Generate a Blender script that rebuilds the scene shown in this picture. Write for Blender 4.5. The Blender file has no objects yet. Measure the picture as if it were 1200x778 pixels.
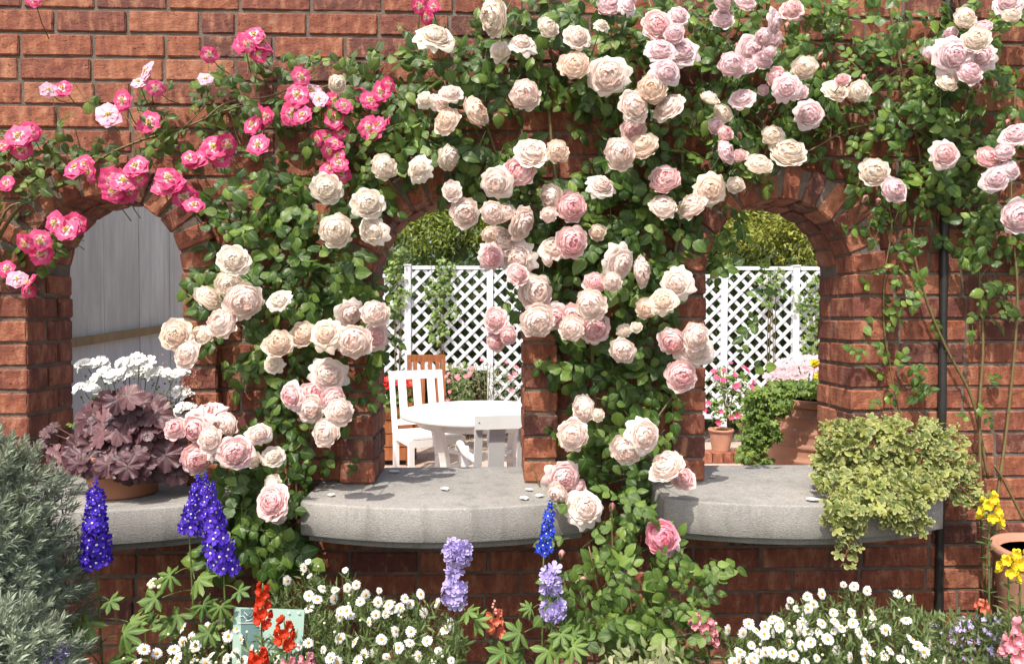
import bpy, math, random
import numpy as np
from mathutils import Vector, Matrix
random.seed(11)
rng = np.random.default_rng(11)
sc = bpy.context.scene
col = sc.collection
R_, U_ = random.uniform, random.random
pi = math.pi

# ------------------------------------------------------------------ camera
FOC = 812.0
CAM = Vector((0, -2.24, 1.45))
yaw = math.atan(24/FOC); pitch = math.atan(19/FOC)
cd = bpy.data.cameras.new('camera'); cam = bpy.data.objects.new('camera', cd); col.objects.link(cam)
cam.location = CAM; cam.rotation_euler = (pi/2-pitch, 0, -yaw)
cd.sensor_width = 36; cd.lens = 36*FOC/1200; cd.clip_end = 500; cd.clip_start = .05
sc.camera = cam
_m = cam.rotation_euler.to_matrix()
RT, UP, FW = _m@Vector((1,0,0)), _m@Vector((0,1,0)), _m@Vector((0,0,-1))
def P(px, py, Y):
    d = FW + RT*((px-600)/FOC) + UP*((389-py)/FOC)
    return CAM + d*((Y-CAM.y)/d.y)
def S(Y): return (Y-CAM.y)/FOC      # metres per photo pixel at depth Y
def PG(px, py, z):                  # point on the horizontal plane at height z
    d = FW + RT*((px-600)/FOC) + UP*((389-py)/FOC)
    return CAM + d*((z-CAM.z)/d.z)

# ------------------------------------------------------------------ materials
def newmat(name):
    m = bpy.data.materials.new(name); m.use_nodes = True
    nt = m.node_tree; nt.nodes.clear()
    return m, nt, nt.nodes, nt.links
def ramp(N, stops, interp='LINEAR'):
    r = N.new('ShaderNodeValToRGB'); r.color_ramp.interpolation = interp
    e = r.color_ramp.elements
    while len(e) < len(stops): e.new(.5)
    for i, (p, c) in enumerate(stops):
        e[i].position = p; e[i].color = (*c, 1)
    return r
def noise(N, L, scale, detail=4, vec=None, rough=.6):
    n = N.new('ShaderNodeTexNoise'); n.inputs['Scale'].default_value = scale
    n.inputs['Detail'].default_value = detail; n.inputs['Roughness'].default_value = rough
    if vec is not None: L.new(vec, n.inputs['Vector'])
    return n
def mixc(N, L, f, a, b, mode='MIX'):
    m = N.new('ShaderNodeMix'); m.data_type = 'RGBA'; m.blend_type = mode
    for k, v in ((0, f), (6, a), (7, b)):
        if isinstance(v, (int, float)): m.inputs[k].default_value = v
        elif isinstance(v, tuple): m.inputs[k].default_value = (*v, 1)
        else: L.new(v, m.inputs[k])
    return m.outputs[2]
def mapr(N, L, v, a, b, c=0, d=1):
    m = N.new('ShaderNodeMapRange'); L.new(v, m.inputs[0])
    for i, x in enumerate((a, b, c, d)): m.inputs[i+1].default_value = x
    return m.outputs[0]
def coords(N, L, scale=(1,1,1), kind='Object'):
    t = N.new('ShaderNodeTexCoord'); mp = N.new('ShaderNodeMapping'); L.new(t.outputs[kind], mp.inputs[0])
    mp.inputs['Scale'].default_value = scale
    return mp.outputs[0]
def finish(N, L, colr, rough=.6, bump=None, bstr=.3, bdist=.005, trans=0, transcol=None, spec=.5, metal=0, coat=0):
    p = N.new('ShaderNodeBsdfPrincipled'); o = N.new('ShaderNodeOutputMaterial')
    if isinstance(colr, tuple): p.inputs['Base Color'].default_value = (*colr, 1)
    else: L.new(colr, p.inputs['Base Color'])
    if isinstance(rough, (int, float)): p.inputs['Roughness'].default_value = rough
    else: L.new(rough, p.inputs['Roughness'])
    p.inputs['Specular IOR Level'].default_value = spec
    p.inputs['Metallic'].default_value = metal; p.inputs['Coat Weight'].default_value = coat
    if bump is not None:
        b = N.new('ShaderNodeBump'); b.inputs['Strength'].default_value = bstr; b.inputs['Distance'].default_value = bdist
        L.new(bump, b.inputs['Height']); L.new(b.outputs[0], p.inputs['Normal'])
    out = p.outputs[0]
    if trans:
        t = N.new('ShaderNodeBsdfTranslucent'); mx = N.new('ShaderNodeMixShader'); mx.inputs[0].default_value = trans
        tc = transcol if transcol is not None else colr
        if isinstance(tc, tuple): t.inputs[0].default_value = (*tc, 1)
        else: L.new(tc, t.inputs[0])
        L.new(out, mx.inputs[1]); L.new(t.outputs[0], mx.inputs[2]); out = mx.outputs[0]
    L.new(out, o.inputs[0])

def leaf_mat(name, dark, mid, light, rough=.38, vein=.5, trans=.3, clump=6., margin=None, mlo=.5, mhi=.72):
    m, nt, N, L = newmat(name)
    g = N.new('ShaderNodeNewGeometry')
    n = noise(N, L, clump, 2, coords(N, L))
    a = N.new('ShaderNodeMath'); a.operation = 'MULTIPLY_ADD'; L.new(g.outputs['Random Per Island'], a.inputs[0]); a.inputs[1].default_value = .72
    n2 = mapr(N, L, n.outputs[0], .35, .65, 0, .28); L.new(n2, a.inputs[2])
    r = ramp(N, [(0, dark), (.5, mid), (.86, light), (1, tuple(min(1, c*1.25) for c in light))]); L.new(a.outputs[0], r.inputs[0])
    c = r.outputs[0]
    uv = N.new('ShaderNodeUVMap'); sp = N.new('ShaderNodeSeparateXYZ'); L.new(uv.outputs[0], sp.inputs[0])
    ab = N.new('ShaderNodeMath'); ab.operation = 'ABSOLUTE'; L.new(sp.outputs[0], ab.inputs[0])
    if margin is not None:
        w = noise(N, L, 90, 2, coords(N, L))
        ad = N.new('ShaderNodeMath'); ad.operation = 'MULTIPLY_ADD'; L.new(w.outputs[0], ad.inputs[0]); ad.inputs[1].default_value = .7; L.new(sp.outputs[1], ad.inputs[2])
        c = mixc(N, L, mapr(N, L, ad.outputs[0], mlo+.35, mhi+.35), c, margin)
    elif vein:
        v = mapr(N, L, ab.outputs[0], .0, .09, vein, 0)
        c = mixc(N, L, v, c, tuple(min(1, x*1.7) for x in light))
    bk = mixc(N, L, g.outputs['Backfacing'], c, mixc(N, L, .45, c, tuple(min(1, x*1.15+.03) for x in light)))
    wv = N.new('ShaderNodeTexWave'); wv.inputs['Scale'].default_value = 3.2; wv.inputs['Distortion'].default_value = 1.5
    cb = N.new('ShaderNodeCombineXYZ')
    s = N.new('ShaderNodeMath'); s.operation = 'MULTIPLY_ADD'; L.new(ab.outputs[0], s.inputs[0]); s.inputs[1].default_value = -.5; L.new(sp.outputs[1], s.inputs[2])
    L.new(s.outputs[0], cb.inputs[0]); L.new(cb.outputs[0], wv.inputs[0])
    finish(N, L, bk, rough, wv.outputs['Fac'], .35, .0015, trans, mixc(N, L, .5, c, tuple(min(1, x*1.6) for x in light)), spec=.5)
    return m

def petal_mat(name, outer, inner, edge=None, trans=.45, lo=.3, hi=1.0, rough=.6):
    m, nt, N, L = newmat(name)
    uv = N.new('ShaderNodeUVMap'); sp = N.new('ShaderNodeSeparateXYZ'); L.new(uv.outputs[0], sp.inputs[0])
    g = N.new('ShaderNodeNewGeometry'); oi = N.new('ShaderNodeObjectInfo')
    sh = N.new('ShaderNodeMath'); sh.operation = 'MULTIPLY_ADD'; L.new(oi.outputs['Random'], sh.inputs[0]); sh.inputs[1].default_value = .3; L.new(sp.outputs[0], sh.inputs[2])
    f = mapr(N, L, sh.outputs[0], lo+.1, hi+.15)
    c = mixc(N, L, f, outer, inner)
    c = mixc(N, L, mapr(N, L, g.outputs['Random Per Island'], 0, 1, 0, .16), c, inner)
    if edge: c = mixc(N, L, mapr(N, L, sp.outputs[1], .72, 1, 0, .6), c, edge)
    n = noise(N, L, 26, 3, coords(N, L, (1,1,.4)))
    tc = mixc(N, L, .55, c, tuple(x*k for x, k in zip(inner, (1.12, 1.02, .98)))) if trans > .4 else c
    finish(N, L, c, rough, n.outputs[0], .25, .002, trans, tc, spec=.2)
    return m

def plain(name, c, rough=.6, nscale=20, var=.25, bstr=.2, bdist=.003, c2=None, metal=0, spec=.5, trans=0, scale=(1,1,1), coat=0):
    m, nt, N, L = newmat(name)
    v = coords(N, L, scale)
    n = noise(N, L, nscale, 6, v)
    c2 = c2 or tuple(x*(1-var) for x in c)
    cc = mixc(N, L, mapr(N, L, n.outputs[0], .3, .7), c, c2)
    n2 = noise(N, L, nscale*6, 4, v)
    finish(N, L, cc, rough, n2.outputs[0], bstr, bdist, trans, None, spec, metal, coat)
    return m

def brick_mat(name, k=1.0):
    m, nt, N, L = newmat(name)
    g = N.new('ShaderNodeNewGeometry'); v = coords(N, L)
    r = ramp(N, [(0, (.085,.032,.026)), (.15, (.15,.046,.032)), (.45, (.225,.066,.036)), (.8, (.275,.088,.044)), (1, (.33,.13,.07))])
    L.new(g.outputs['Random Per Island'], r.inputs[0])
    # fired streaks, run vertically with an offset of its own on every brick
    cb = N.new('ShaderNodeVectorMath'); cb.operation = 'ADD'; L.new(v, cb.inputs[0])
    ci = N.new('ShaderNodeCombineXYZ')
    mm = N.new('ShaderNodeMath'); mm.operation = 'MULTIPLY'; L.new(g.outputs['Random Per Island'], mm.inputs[0]); mm.inputs[1].default_value = 37
    L.new(mm.outputs[0], ci.inputs[0]); L.new(mm.outputs[0], ci.inputs[2]); L.new(ci.outputs[0], cb.inputs[1])
    mp = N.new('ShaderNodeMapping'); mp.inputs['Scale'].default_value = (30, 30, 11); L.new(cb.outputs[0], mp.inputs[0])
    st = noise(N, L, 1, 5, mp.outputs[0], .65)
    c = mixc(N, L, mapr(N, L, st.outputs[0], .5, .68, 0, .7), r.outputs[0], (.47,.225,.13))
    c = mixc(N, L, mapr(N, L, st.outputs[0], .5, .32, 0, .7), c, (.085,.030,.028))
    fine = noise(N, L, 160, 6, v)
    c = mixc(N, L, mapr(N, L, fine.outputs[0], .35, .7, 0, .35), c, (.12,.05,.035))
    pt = noise(N, L, 75, 3, v)
    c = mixc(N, L, mapr(N, L, pt.outputs[0], .36, .30, 0, .8), c, (.05,.022,.02))
    ef = noise(N, L, 9, 5, v)
    c = mixc(N, L, mapr(N, L, ef.outputs[0], .62, .8, 0, .45), c, (.42,.34,.28))
    # surface relief: crumpled skin + grit
    mp2 = N.new('ShaderNodeMapping'); mp2.inputs['Scale'].default_value = (45, 45, 100); L.new(cb.outputs[0], mp2.inputs[0])
    w = noise(N, L, 1, 4, mp2.outputs[0])
    sm = N.new('ShaderNodeMath'); sm.operation = 'MULTIPLY_ADD'; L.new(w.outputs[0], sm.inputs[0]); sm.inputs[1].default_value = 1.2; L.new(fine.outputs[0], sm.inputs[2])
    s2 = N.new('ShaderNodeMath'); s2.operation = 'MULTIPLY_ADD'; L.new(mapr(N, L, pt.outputs[0], .28, .42), s2.inputs[0]); s2.inputs[1].default_value = .9; L.new(sm.outputs[0], s2.inputs[2])
    finish(N, L, c, .78, s2.outputs[0], .55, .004, spec=.3)
    return m

def mortar_mat():
    m, nt, N, L = newmat('mortar')
    v = coords(N, L); n = noise(N, L, 14, 6, v); f = noise(N, L, 220, 5, v)
    c = mixc(N, L, mapr(N, L, n.outputs[0], .35, .65), (.12,.09,.072), (.205,.165,.135))
    c = mixc(N, L, mapr(N, L, f.outputs[0], .4, .7, 0, .5), c, (.10,.08,.065))
    finish(N, L, c, .9, f.outputs[0], .7, .006, spec=.2)
    return m

def stone_mat():
    m, nt, N, L = newmat('granite sill')
    v = coords(N, L, (1,1,1)); n = noise(N, L, 5, 5, v)
    mp = coords(N, L, (170, 170, 330)); f = noise(N, L, 1, 4, mp)
    s = noise(N, L, 420, 3, v)
    c = mixc(N, L, mapr(N, L, n.outputs[0], .35, .65), (.34,.325,.30), (.25,.243,.23))
    c = mixc(N, L, mapr(N, L, f.outputs[0], .40, .56, .5, 0), c, (.17,.16,.15))
    c = mixc(N, L, mapr(N, L, s.outputs[0], .55, .7, 0, .5), c, (.55,.53,.50))
    st = noise(N, L, 3, 5, coords(N, L, (7, 7, 1.2)))
    c = mixc(N, L, mapr(N, L, st.outputs[0], .52, .70, 0, .45), c, (.13,.125,.11))
    finish(N, L, c, .85, f.outputs[0], .7, .0032, spec=.25)
    return m

M = {}
M['brick'] = brick_mat('brick'); M['mortar'] = mortar_mat(); M['stone'] = stone_mat()
M['leaf_pink'] = leaf_mat('rose leaf olive', (.024,.052,.010), (.065,.118,.020), (.18,.265,.045))
M['leaf_c'] = leaf_mat('rose leaf', (.020,.050,.012), (.058,.120,.021), (.175,.27,.048), rough=.33)
M['leaf_r'] = leaf_mat('rose leaf small', (.026,.064,.014), (.075,.150,.027), (.205,.31,.055), rough=.3)
M['leaf_bush'] = leaf_mat('bush leaf', (.045,.090,.018), (.095,.170,.032), (.190,.280,.055), rough=.38)
M['leaf_young'] = leaf_mat('young leaf', (.09,.16,.03), (.15,.23,.045), (.23,.31,.06))
M['leaf_ivy'] = leaf_mat('variegated ivy leaf', (.055,.095,.018), (.14,.19,.035), (.29,.32,.07), margin=(.46,.46,.19), mlo=.62, mhi=1.0, clump=9)
M['leaf_trail'] = leaf_mat('trailing ivy leaf', (.05,.10,.015), (.12,.20,.03), (.22,.32,.06))
M['leaf_dark'] = leaf_mat('heuchera leaf', (.040,.013,.018), (.082,.029,.037), (.175,.085,.090), rough=.36, vein=.14, trans=.08, clump=14)
M['leaf_palm'] = leaf_mat('delphinium leaf', (.05,.11,.02), (.10,.18,.035), (.17,.26,.06), rough=.5)
M['leaf_feather'] = leaf_mat('daisy leaf', (.045,.085,.018), (.10,.155,.04), (.19,.25,.09), rough=.55, vein=0)
M['leaf_silver'] = leaf_mat('silver leaf', (.14,.185,.12), (.25,.305,.205), (.39,.44,.32), rough=.6, vein=0, trans=.12)
M['leaf_snap'] = leaf_mat('snapdragon leaf', (.05,.09,.02), (.10,.15,.045), (.17,.22,.08))
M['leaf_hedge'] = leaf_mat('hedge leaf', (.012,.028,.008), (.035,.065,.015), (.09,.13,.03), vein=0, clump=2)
M['leaf_maple'] = leaf_mat('green tree leaf', (.05,.08,.012), (.13,.18,.025), (.30,.35,.05), vein=0, clump=1.6, trans=.35)
M['leaf_yellow'] = leaf_mat('yellow tree leaf', (.14,.17,.03), (.27,.30,.05), (.42,.43,.09), vein=0, clump=1.4, trans=.35)
M['stem'] = plain('green stem', (.12,.17,.045), .5, 40, .4)
M['cane'] = plain('rose cane', (.12,.14,.045), .55, 30, .5, c2=(.17,.085,.04))
M['redstem'] = plain('reddish stem', (.16,.06,.04), .5, 40)
M['petW'] = petal_mat('cream petals', (.94,.88,.80), (.93,.82,.69), (.94,.90,.84))
M['petB'] = petal_mat('blush petals', (.945,.865,.81), (.93,.75,.68), (.945,.895,.85))
M['petK'] = petal_mat('pink hearted petals', (.94,.80,.77), (.90,.44,.49), (.94,.85,.82), lo=.25, hi=.85)
M['petL'] = petal_mat('lilac pink petals', (.93,.81,.82), (.90,.62,.69), (.94,.88,.88))
M['petA'] = petal_mat('apricot petals', (.94,.85,.77), (.93,.74,.63), (.92,.80,.62))
M['petS'] = petal_mat('hot pink petals', (.92,.46,.57), (.90,.30,.43), (.93,.55,.64))
M['white'] = plain('white petal', (.77,.77,.74), .6, 60, .05, trans=.2)
M['yellow_eye'] = plain('daisy eye', (.72,.38,.03), .8, 300, .35, .8, .002)
M['stamen'] = plain('stamens', (.72,.50,.06), .7, 200, .4)
M['delph'] = petal_mat('delphinium petal', (.065,.030,.50), (.13,.05,.55), (.05,.03,.42), trans=.2)
M['delph_blue'] = petal_mat('blue larkspur petal', (.025,.05,.55), (.04,.09,.62), None, trans=.2)
M['lilac'] = petal_mat('lilac petal', (.44,.36,.68), (.52,.44,.74), (.56,.50,.78), trans=.25)
M['red'] = petal_mat('red snapdragon petal', (.58,.028,.012), (.66,.07,.02), None, trans=.2)
M['salmon'] = petal_mat('salmon petal', (.70,.16,.10), (.74,.25,.15), None, trans=.2)
M['pinkp'] = petal_mat('pink petal', (.76,.27,.33), (.80,.42,.46), None, trans=.2)
M['yellowp'] = petal_mat('yellow petal', (.80,.66,.03), (.82,.60,.04), None, trans=.2)
M['budpink'] = plain('bud', (.72,.28,.27), .5, 60)
M['budcream'] = plain('cream bud', (.70,.70,.45), .5, 60)
M['terra'] = plain('terracotta', (.40,.165,.085), .75, 7, .3, .4, .002, c2=(.30,.125,.075))
M['terra_old'] = plain('weathered terracotta', (.50,.245,.15), .85, 5, .3, .5, .004, c2=(.33,.17,.12))
M['paint'] = plain('white paint', (.82,.82,.81), .45, 5, .12, .1, .001)
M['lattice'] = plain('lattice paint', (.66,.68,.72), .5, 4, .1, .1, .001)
M['brownwood'] = plain('stained wood', (.33,.11,.035), .5, 5, .45, .3, .002, scale=(8,8,1))
M['soil'] = plain('soil', (.055,.04,.028), .95, 12, .4, .9, .02)
M['black'] = plain('black pipe', (.012,.012,.013), .42, 8, .3, .4, .003, c2=(.03,.028,.026))
M['sign'] = plain('sign plate', (.26,.38,.32), .4, 10, .08)
M['sign_teal'] = plain('sign panel', (.07,.14,.135), .4, 10, .1)
M['sign_white'] = plain('sign line', (.75,.80,.78), .5, 10, .05)
def wood_mat(name, a, b, dark):
    m, nt, N, L = newmat(name)
    g = N.new('ShaderNodeNewGeometry')
    v = coords(N, L, (22, 22, 1.1)); n = noise(N, L, 1.6, 8, v, .75)
    big = noise(N, L, 2.2, 4, coords(N, L, (1.5, 1.5, .5)))
    c = mixc(N, L, mapr(N, L, n.outputs[0], .38, .62), a, b)
    c = mixc(N, L, mapr(N, L, n.outputs[0], .42, .30, 0, .7), c, dark)
    c = mixc(N, L, mapr(N, L, big.outputs[0], .45, .7, 0, .5), c, dark)
    c = mixc(N, L, mapr(N, L, g.outputs['Random Per Island'], 0, 1, 0, .35), c, b)
    finish(N, L, c, .85, n.outputs[0], .4, .004, spec=.2)
    return m
M['oldwood'] = wood_mat('weathered boards', (.80,.77,.71), (.58,.55,.49), (.30,.27,.225))
M['oldwood2'] = wood_mat('weathered painted boards', (.74,.75,.75), (.58,.58,.57), (.32,.31,.29))
M['rail'] = wood_mat('weathered rail', (.42,.31,.17), (.30,.20,.10), (.14,.10,.06))
def paver_mat():
    m, nt, N, L = newmat('pavers')
    v = coords(N, L)
    b = N.new('ShaderNodeTexBrick'); L.new(v, b.inputs['Vector']); b.inputs['Scale'].default_value = 1
    b.inputs['Brick Width'].default_value = .22; b.inputs['Row Height'].default_value = .11; b.inputs['Mortar Size'].default_value = .006
    b.inputs['Color1'].default_value = (.42,.29,.235,1); b.inputs['Color2'].default_value = (.50,.38,.31,1); b.inputs['Mortar'].default_value = (.25,.21,.18,1)
    n = noise(N, L, 3, 5, v)
    c = mixc(N, L, mapr(N, L, n.outputs[0], .4, .7, 0, .5), b.outputs[0], (.52,.45,.39))
    finish(N, L, c, .85, b.outputs['Fac'], -.3, .003, spec=.2)
    return m
M['paver'] = paver_mat()

# ------------------------------------------------------------------ mesh batching
class Batch:
    def __init__(s): s.inst = {}; s.raws = []
    def add(s, t, Mx, p, mi=None):
        k = (id(t), mi); s.inst.setdefault(k, (t, mi, [], []))
        e = s.inst[k]; e[2].append(Mx); e[3].append(p)
    def raw(s, v, f, uv=None, mi=0):
        s.raws.append((np.array(v, float).reshape(-1, 3), f, uv, mi))
    def box(s, c, h, mi=0, Rm=None):
        v = np.array([[x, y, z] for x in (-1, 1) for y in (-1, 1) for z in (-1, 1)], float)*np.array(h)
        if Rm is not None: v = v@np.array(Rm).T
        s.raw(v+np.array(c), [(0,1,3,2),(4,6,7,5),(0,4,5,1),(2,3,7,6),(0,2,6,4),(1,5,7,3)], None, mi)
    def beam(s, a, b, w, t, up=(0,0,1), mi=0):
        a, b = Vector(a), Vector(b); y = (b-a); L = y.length; y.normalize()
        x = y.cross(Vector(up)).normalized(); z = x.cross(y)
        Rm = Matrix((x, y, z)).transposed()
        s.box((a+b)/2, (w/2, L/2, t/2), mi, Rm)
    def tube(s, pts, rad, sides=6, mi=0):
        pts = [Vector(p) for p in pts]; n = len(pts)
        if not isinstance(rad, (list, tuple)): rad = [rad]*n
        if len(rad) == 2 and n != 2: rad = [rad[0]+(rad[1]-rad[0])*i/(n-1) for i in range(n)]
        V = []
        x = None
        for i in range(n):
            d = (pts[min(i+1, n-1)]-pts[max(i-1, 0)])
            d = d.normalized() if d.length > 1e-9 else Vector((0,0,1))
            if x is None:
                x = d.orthogonal().normalized()
            else:
                x = (x-d*x.dot(d)); x = x.normalized() if x.length > 1e-6 else d.orthogonal().normalized()
            y = d.cross(x)
            for k in range(sides):
                a = 2*pi*k/sides; V.append(pts[i]+(x*math.cos(a)+y*math.sin(a))*rad[i])
        F = [(i*sides+k, i*sides+(k+1) % sides, (i+1)*sides+(k+1) % sides, (i+1)*sides+k) for i in range(n-1) for k in range(sides)]
        F.append(tuple(range(sides))[::-1]); F.append(tuple((n-1)*sides+k for k in range(sides)))
        s.raw([tuple(v) for v in V], F, None, mi)
    def lathe(s, prof, c, seg=32, mi=0, wob=0):
        V = []; F = []; n = len(prof)
        for (r, z) in prof:
            for k in range(seg):
                a = 2*pi*k/seg; rr = r*(1+wob*math.sin(3*a+z*9)); V.append((c[0]+rr*math.cos(a), c[1]+rr*math.sin(a), c[2]+z))
        for i in range(n-1):
            for k in range(seg):
                F.append((i*seg+k, i*seg+(k+1) % seg, (i+1)*seg+(k+1) % seg, (i+1)*seg+k))
        F.append(tuple(range(seg))[::-1]); F.append(tuple((n-1)*seg+k for k in range(seg)))
        s.raw(V, F, None, mi)
    def blob(s, c, r, mi=0, sc_=(1,1,1), Rm=None, seg=8, rings=5):
        V = [(0,0,-1)]; F = []
        for i in range(1, rings):
            t = pi*i/rings
            for k in range(seg):
                a = 2*pi*k/seg; V.append((math.sin(t)*math.cos(a), math.sin(t)*math.sin(a), -math.cos(t)))
        V.append((0,0,1)); e = len(V)-1
        for k in range(seg):
            F.append((0, 1+(k+1) % seg, 1+k)); b = 1+(rings-2)*seg; F.append((e, b+k, b+(k+1) % seg))
        for i in range(rings-2):
            for k in range(seg):
                a = 1+i*seg; F.append((a+k, a+(k+1) % seg, a+seg+(k+1) % seg, a+seg+k))
        V = np.array(V)*np.array(sc_)*r
        if Rm is not None: V = V@np.array(Rm).T
        s.raw(V+np.array(c), F, None, mi)
    def empty(s): return not s.inst and not s.raws
    def mesh(s, name, mats, smooth=True):
        VV, LI, LT, UV, MI = [], [], [], [], []; off = 0
        def put(v, li, lt, uvl, mi):
            nonlocal off
            VV.append(v); LI.append(li+off); LT.append(lt); UV.append(uvl); MI.append(mi); off += len(v)
        for (t, mi, Ms, ps) in s.inst.values():
            A = np.array(Ms, float); B = np.array(ps, float); n = len(B)
            V = np.einsum('nij,vj->nvi', A, t['v'])+B[:, None, :]
            nv = len(t['v'])
            li = (t['li'][None, :]+np.arange(n)[:, None]*nv).ravel()
            put(V.reshape(-1, 3), li, np.tile(t['lt'], n), np.tile(t['uv'][t['li']], (n, 1)), np.tile(t['mi'], n) if mi is None else np.full(n*len(t['lt']), mi))
        for (v, f, uv, mi) in s.raws:
            li = np.array([i for q in f for i in q]); lt = np.array([len(q) for q in f])
            uvl = np.zeros((len(li), 2)) if uv is None else np.array(uv, float)[li]
            put(v, li, lt, uvl, np.full(len(f), mi))
        V = np.concatenate(VV); LI = np.concatenate(LI); LT = np.concatenate(LT); UV = np.concatenate(UV); MI = np.concatenate(MI)
        me = bpy.data.meshes.new(name)
        me.vertices.add(len(V)); me.vertices.foreach_set('co', V.ravel().astype(np.float32))
        me.loops.add(len(LI)); me.loops.foreach_set('vertex_index', LI.astype(np.int32))
        me.polygons.add(len(LT)); me.polygons.foreach_set('loop_start', np.concatenate([[0], np.cumsum(LT)[:-1]]).astype(np.int32))
        me.polygons.foreach_set('loop_total', LT.astype(np.int32))
        me.polygons.foreach_set('material_index', MI.astype(np.int32))
        me.polygons.foreach_set('use_smooth', np.full(len(LT), smooth))
        ul = me.uv_layers.new(name='UVMap'); ul.data.foreach_set('uv', UV.ravel().astype(np.float32))
        for m in mats: me.materials.append(m)
        me.update(calc_edges=True); me.validate()
        return me
    def build(s, name, mats, parent=None, smooth=True):
        me = s.mesh(name, mats, smooth)
        o = bpy.data.objects.new(name, me); col.objects.link(o)
        if parent is not None:
            o.parent = parent; o.matrix_parent_inverse = parent.matrix_world.inverted() if False else Matrix.Translation(-parent.location)
        return o
def tmpl(v, f, uv=None, mi=None):
    v = np.array(v, float); li = np.array([i for q in f for i in q]); lt = np.array([len(q) for q in f])
    return dict(v=v, li=li, lt=lt, uv=np.zeros((len(v), 2)) if uv is None else np.array(uv, float), mi=np.zeros(len(f), int) if mi is None else np.array(mi))
def thing(name, label, cat, loc=(0,0,0), group=None):
    o = bpy.data.objects.new(name, None); col.objects.link(o); o.location = loc; o.empty_display_size = .05
    o['label'] = label; o['category'] = cat
    if group: o['group'] = group
    return o
def tag(o, label=None, cat=None, group=None, kind=None):
    if label: o['label'] = label
    if cat: o['category'] = cat
    if group: o['group'] = group
    if kind: o['kind'] = kind
    return o
def place(me, name, parent, loc, rot=None, s=1):
    o = bpy.data.objects.new(name, me); col.objects.link(o)
    o.parent = parent; o.location = Vector(loc)-(parent.location if parent else Vector()); o.scale = (s, s, s) if isinstance(s, (int, float)) else s
    if rot is not None: o.rotation_mode = 'QUATERNION'; o.rotation_quaternion = rot
    return o
def frame(axis, normal, s=1, w=1):      # columns: side, axis(length), normal
    y = Vector(axis).normalized(); n = Vector(normal); n = n-y*n.dot(y)
    n = n.normalized() if n.length > 1e-5 else y.orthogonal().normalized()
    x = y.cross(n)
    return np.array([[x[i]*s*w, y[i]*s, n[i]*s] for i in range(3)])
def rv(k=1.): return Vector((R_(-k, k), R_(-k, k), R_(-k, k)))
def smooth_path(pts, n=6):
    pts = [Vector(p) for p in pts]; out = []
    for i in range(len(pts)-1):
        a, b, c, d = pts[max(i-1, 0)], pts[i], pts[i+1], pts[min(i+2, len(pts)-1)]
        for k in range(n):
            t = k/n; out.append(.5*((2*b)+(c-a)*t+(2*a-5*b+4*c-d)*t*t+(3*b-a-3*c+d)*t**3))
    out.append(pts[-1]); return out

# ------------------------------------------------------------------ leaf templates (length 1 along y)
def leaf_t(width=.72, fold=.18, curl=.25, wave=.0, rows=7, tip=1.0, ser=.0, seed=0):
    r = random.Random(seed)
    V, UV, F = [], [], []; cs = (-1, -.5, 0, .5, 1)
    for i in range(rows+1):
        t = i/rows; w = width/2*(math.sin(pi*min(1, t**.8))**.75)*(1-.15*t)*tip if 0 < i < rows else .0
        if 0 < i < rows and ser: w *= 1+(ser if i % 2 else -ser)
        zc = -curl*t*t
        for c in cs:
            z = zc+fold*abs(c)*w*1.2 - (.25*w*c*c)+wave*math.sin(t*9+c*3)*abs(c)
            V.append((c*w, t, z)); UV.append((c, t))
    n = len(cs)
    for i in range(rows):
        for k in range(n-1):
            F.append((i*n+k, i*n+k+1, (i+1)*n+k+1, (i+1)*n+k))
    return tmpl(V, F, UV)
ROSE = [leaf_t(.78, .2, .12, .01, ser=.05), leaf_t(.84, .05, .3, .02, ser=.05), leaf_t(.72, .4, .2, ser=.04), leaf_t(.8, -.1, .05, .03, ser=.05)]
NARROW = [leaf_t(.17, .3, .25, rows=3), leaf_t(.14, .2, -.15, rows=3)]
LANCE = [leaf_t(.3, .3, .25, rows=4), leaf_t(.26, .2, .45, rows=4)]
TREEL = [leaf_t(.42, .2, .2, rows=2), leaf_t(.36, .3, .5, rows=2)]
def lobed_t(lobes, depth, sub=0, ruffle=.06, cup=.1, span=1.72*pi, start_r=.5, seed=0, veins=True, pw=.7, crink=0):
    """palmate leaf fan: base at the origin, centre at y=.42"""
    r = random.Random(seed); N_ = lobes*8; V = [(0, .38, 0)]; UV = [(0, 0)]; F = []
    rings = (.35, .7, 1.0)
    for q in rings:
        for i in range(N_+1):
            t = i/N_; a = -span/2+span*t; ph = (t*lobes) % 1.0
            lob = math.sin(pi*ph)**pw
            rad = (1-depth)+depth*lob
            if sub: rad += sub*(abs(math.sin(pi*ph*3))-.5)*q
            rad *= .52*(1-.14*abs(a)/pi*2)*(1 if q == 1 else 1)
            rad = q*(rad if q > .5 else .52*(1-depth*.5))
            z = ruffle*math.sin(t*lobes*2*pi+q*2)*q*q-cup*q*q+ .05*r.uniform(-1, 1)*q*ruffle*5+crink*(r.uniform(-.6, .6)+1.2*math.sin(2.3*a+seed)*q)*q
            V.append((rad*math.sin(a), .38+rad*math.cos(a), z)); UV.append((abs(ph-.5)*.8 if veins else 1, q))
    for j in range(len(rings)):
        for i in range(N_):
            if j == 0: F.append((0, 1+i+1, 1+i))
            else:
                a = 1+(j-1)*(N_+1); b = 1+j*(N_+1); F.append((a+i, a+i+1, b+i+1, b+i))
    return tmpl(V, F, UV)
IVY = [lobed_t(5, .52, ruffle=.05, cup=.05, seed=1, veins=False, pw=1.0), lobed_t(5, .46, ruffle=.08, cup=-.1, seed=2, veins=False, pw=1.0), lobed_t(3, .35, ruffle=.06, cup=.12, seed=3, veins=False)]
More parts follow.
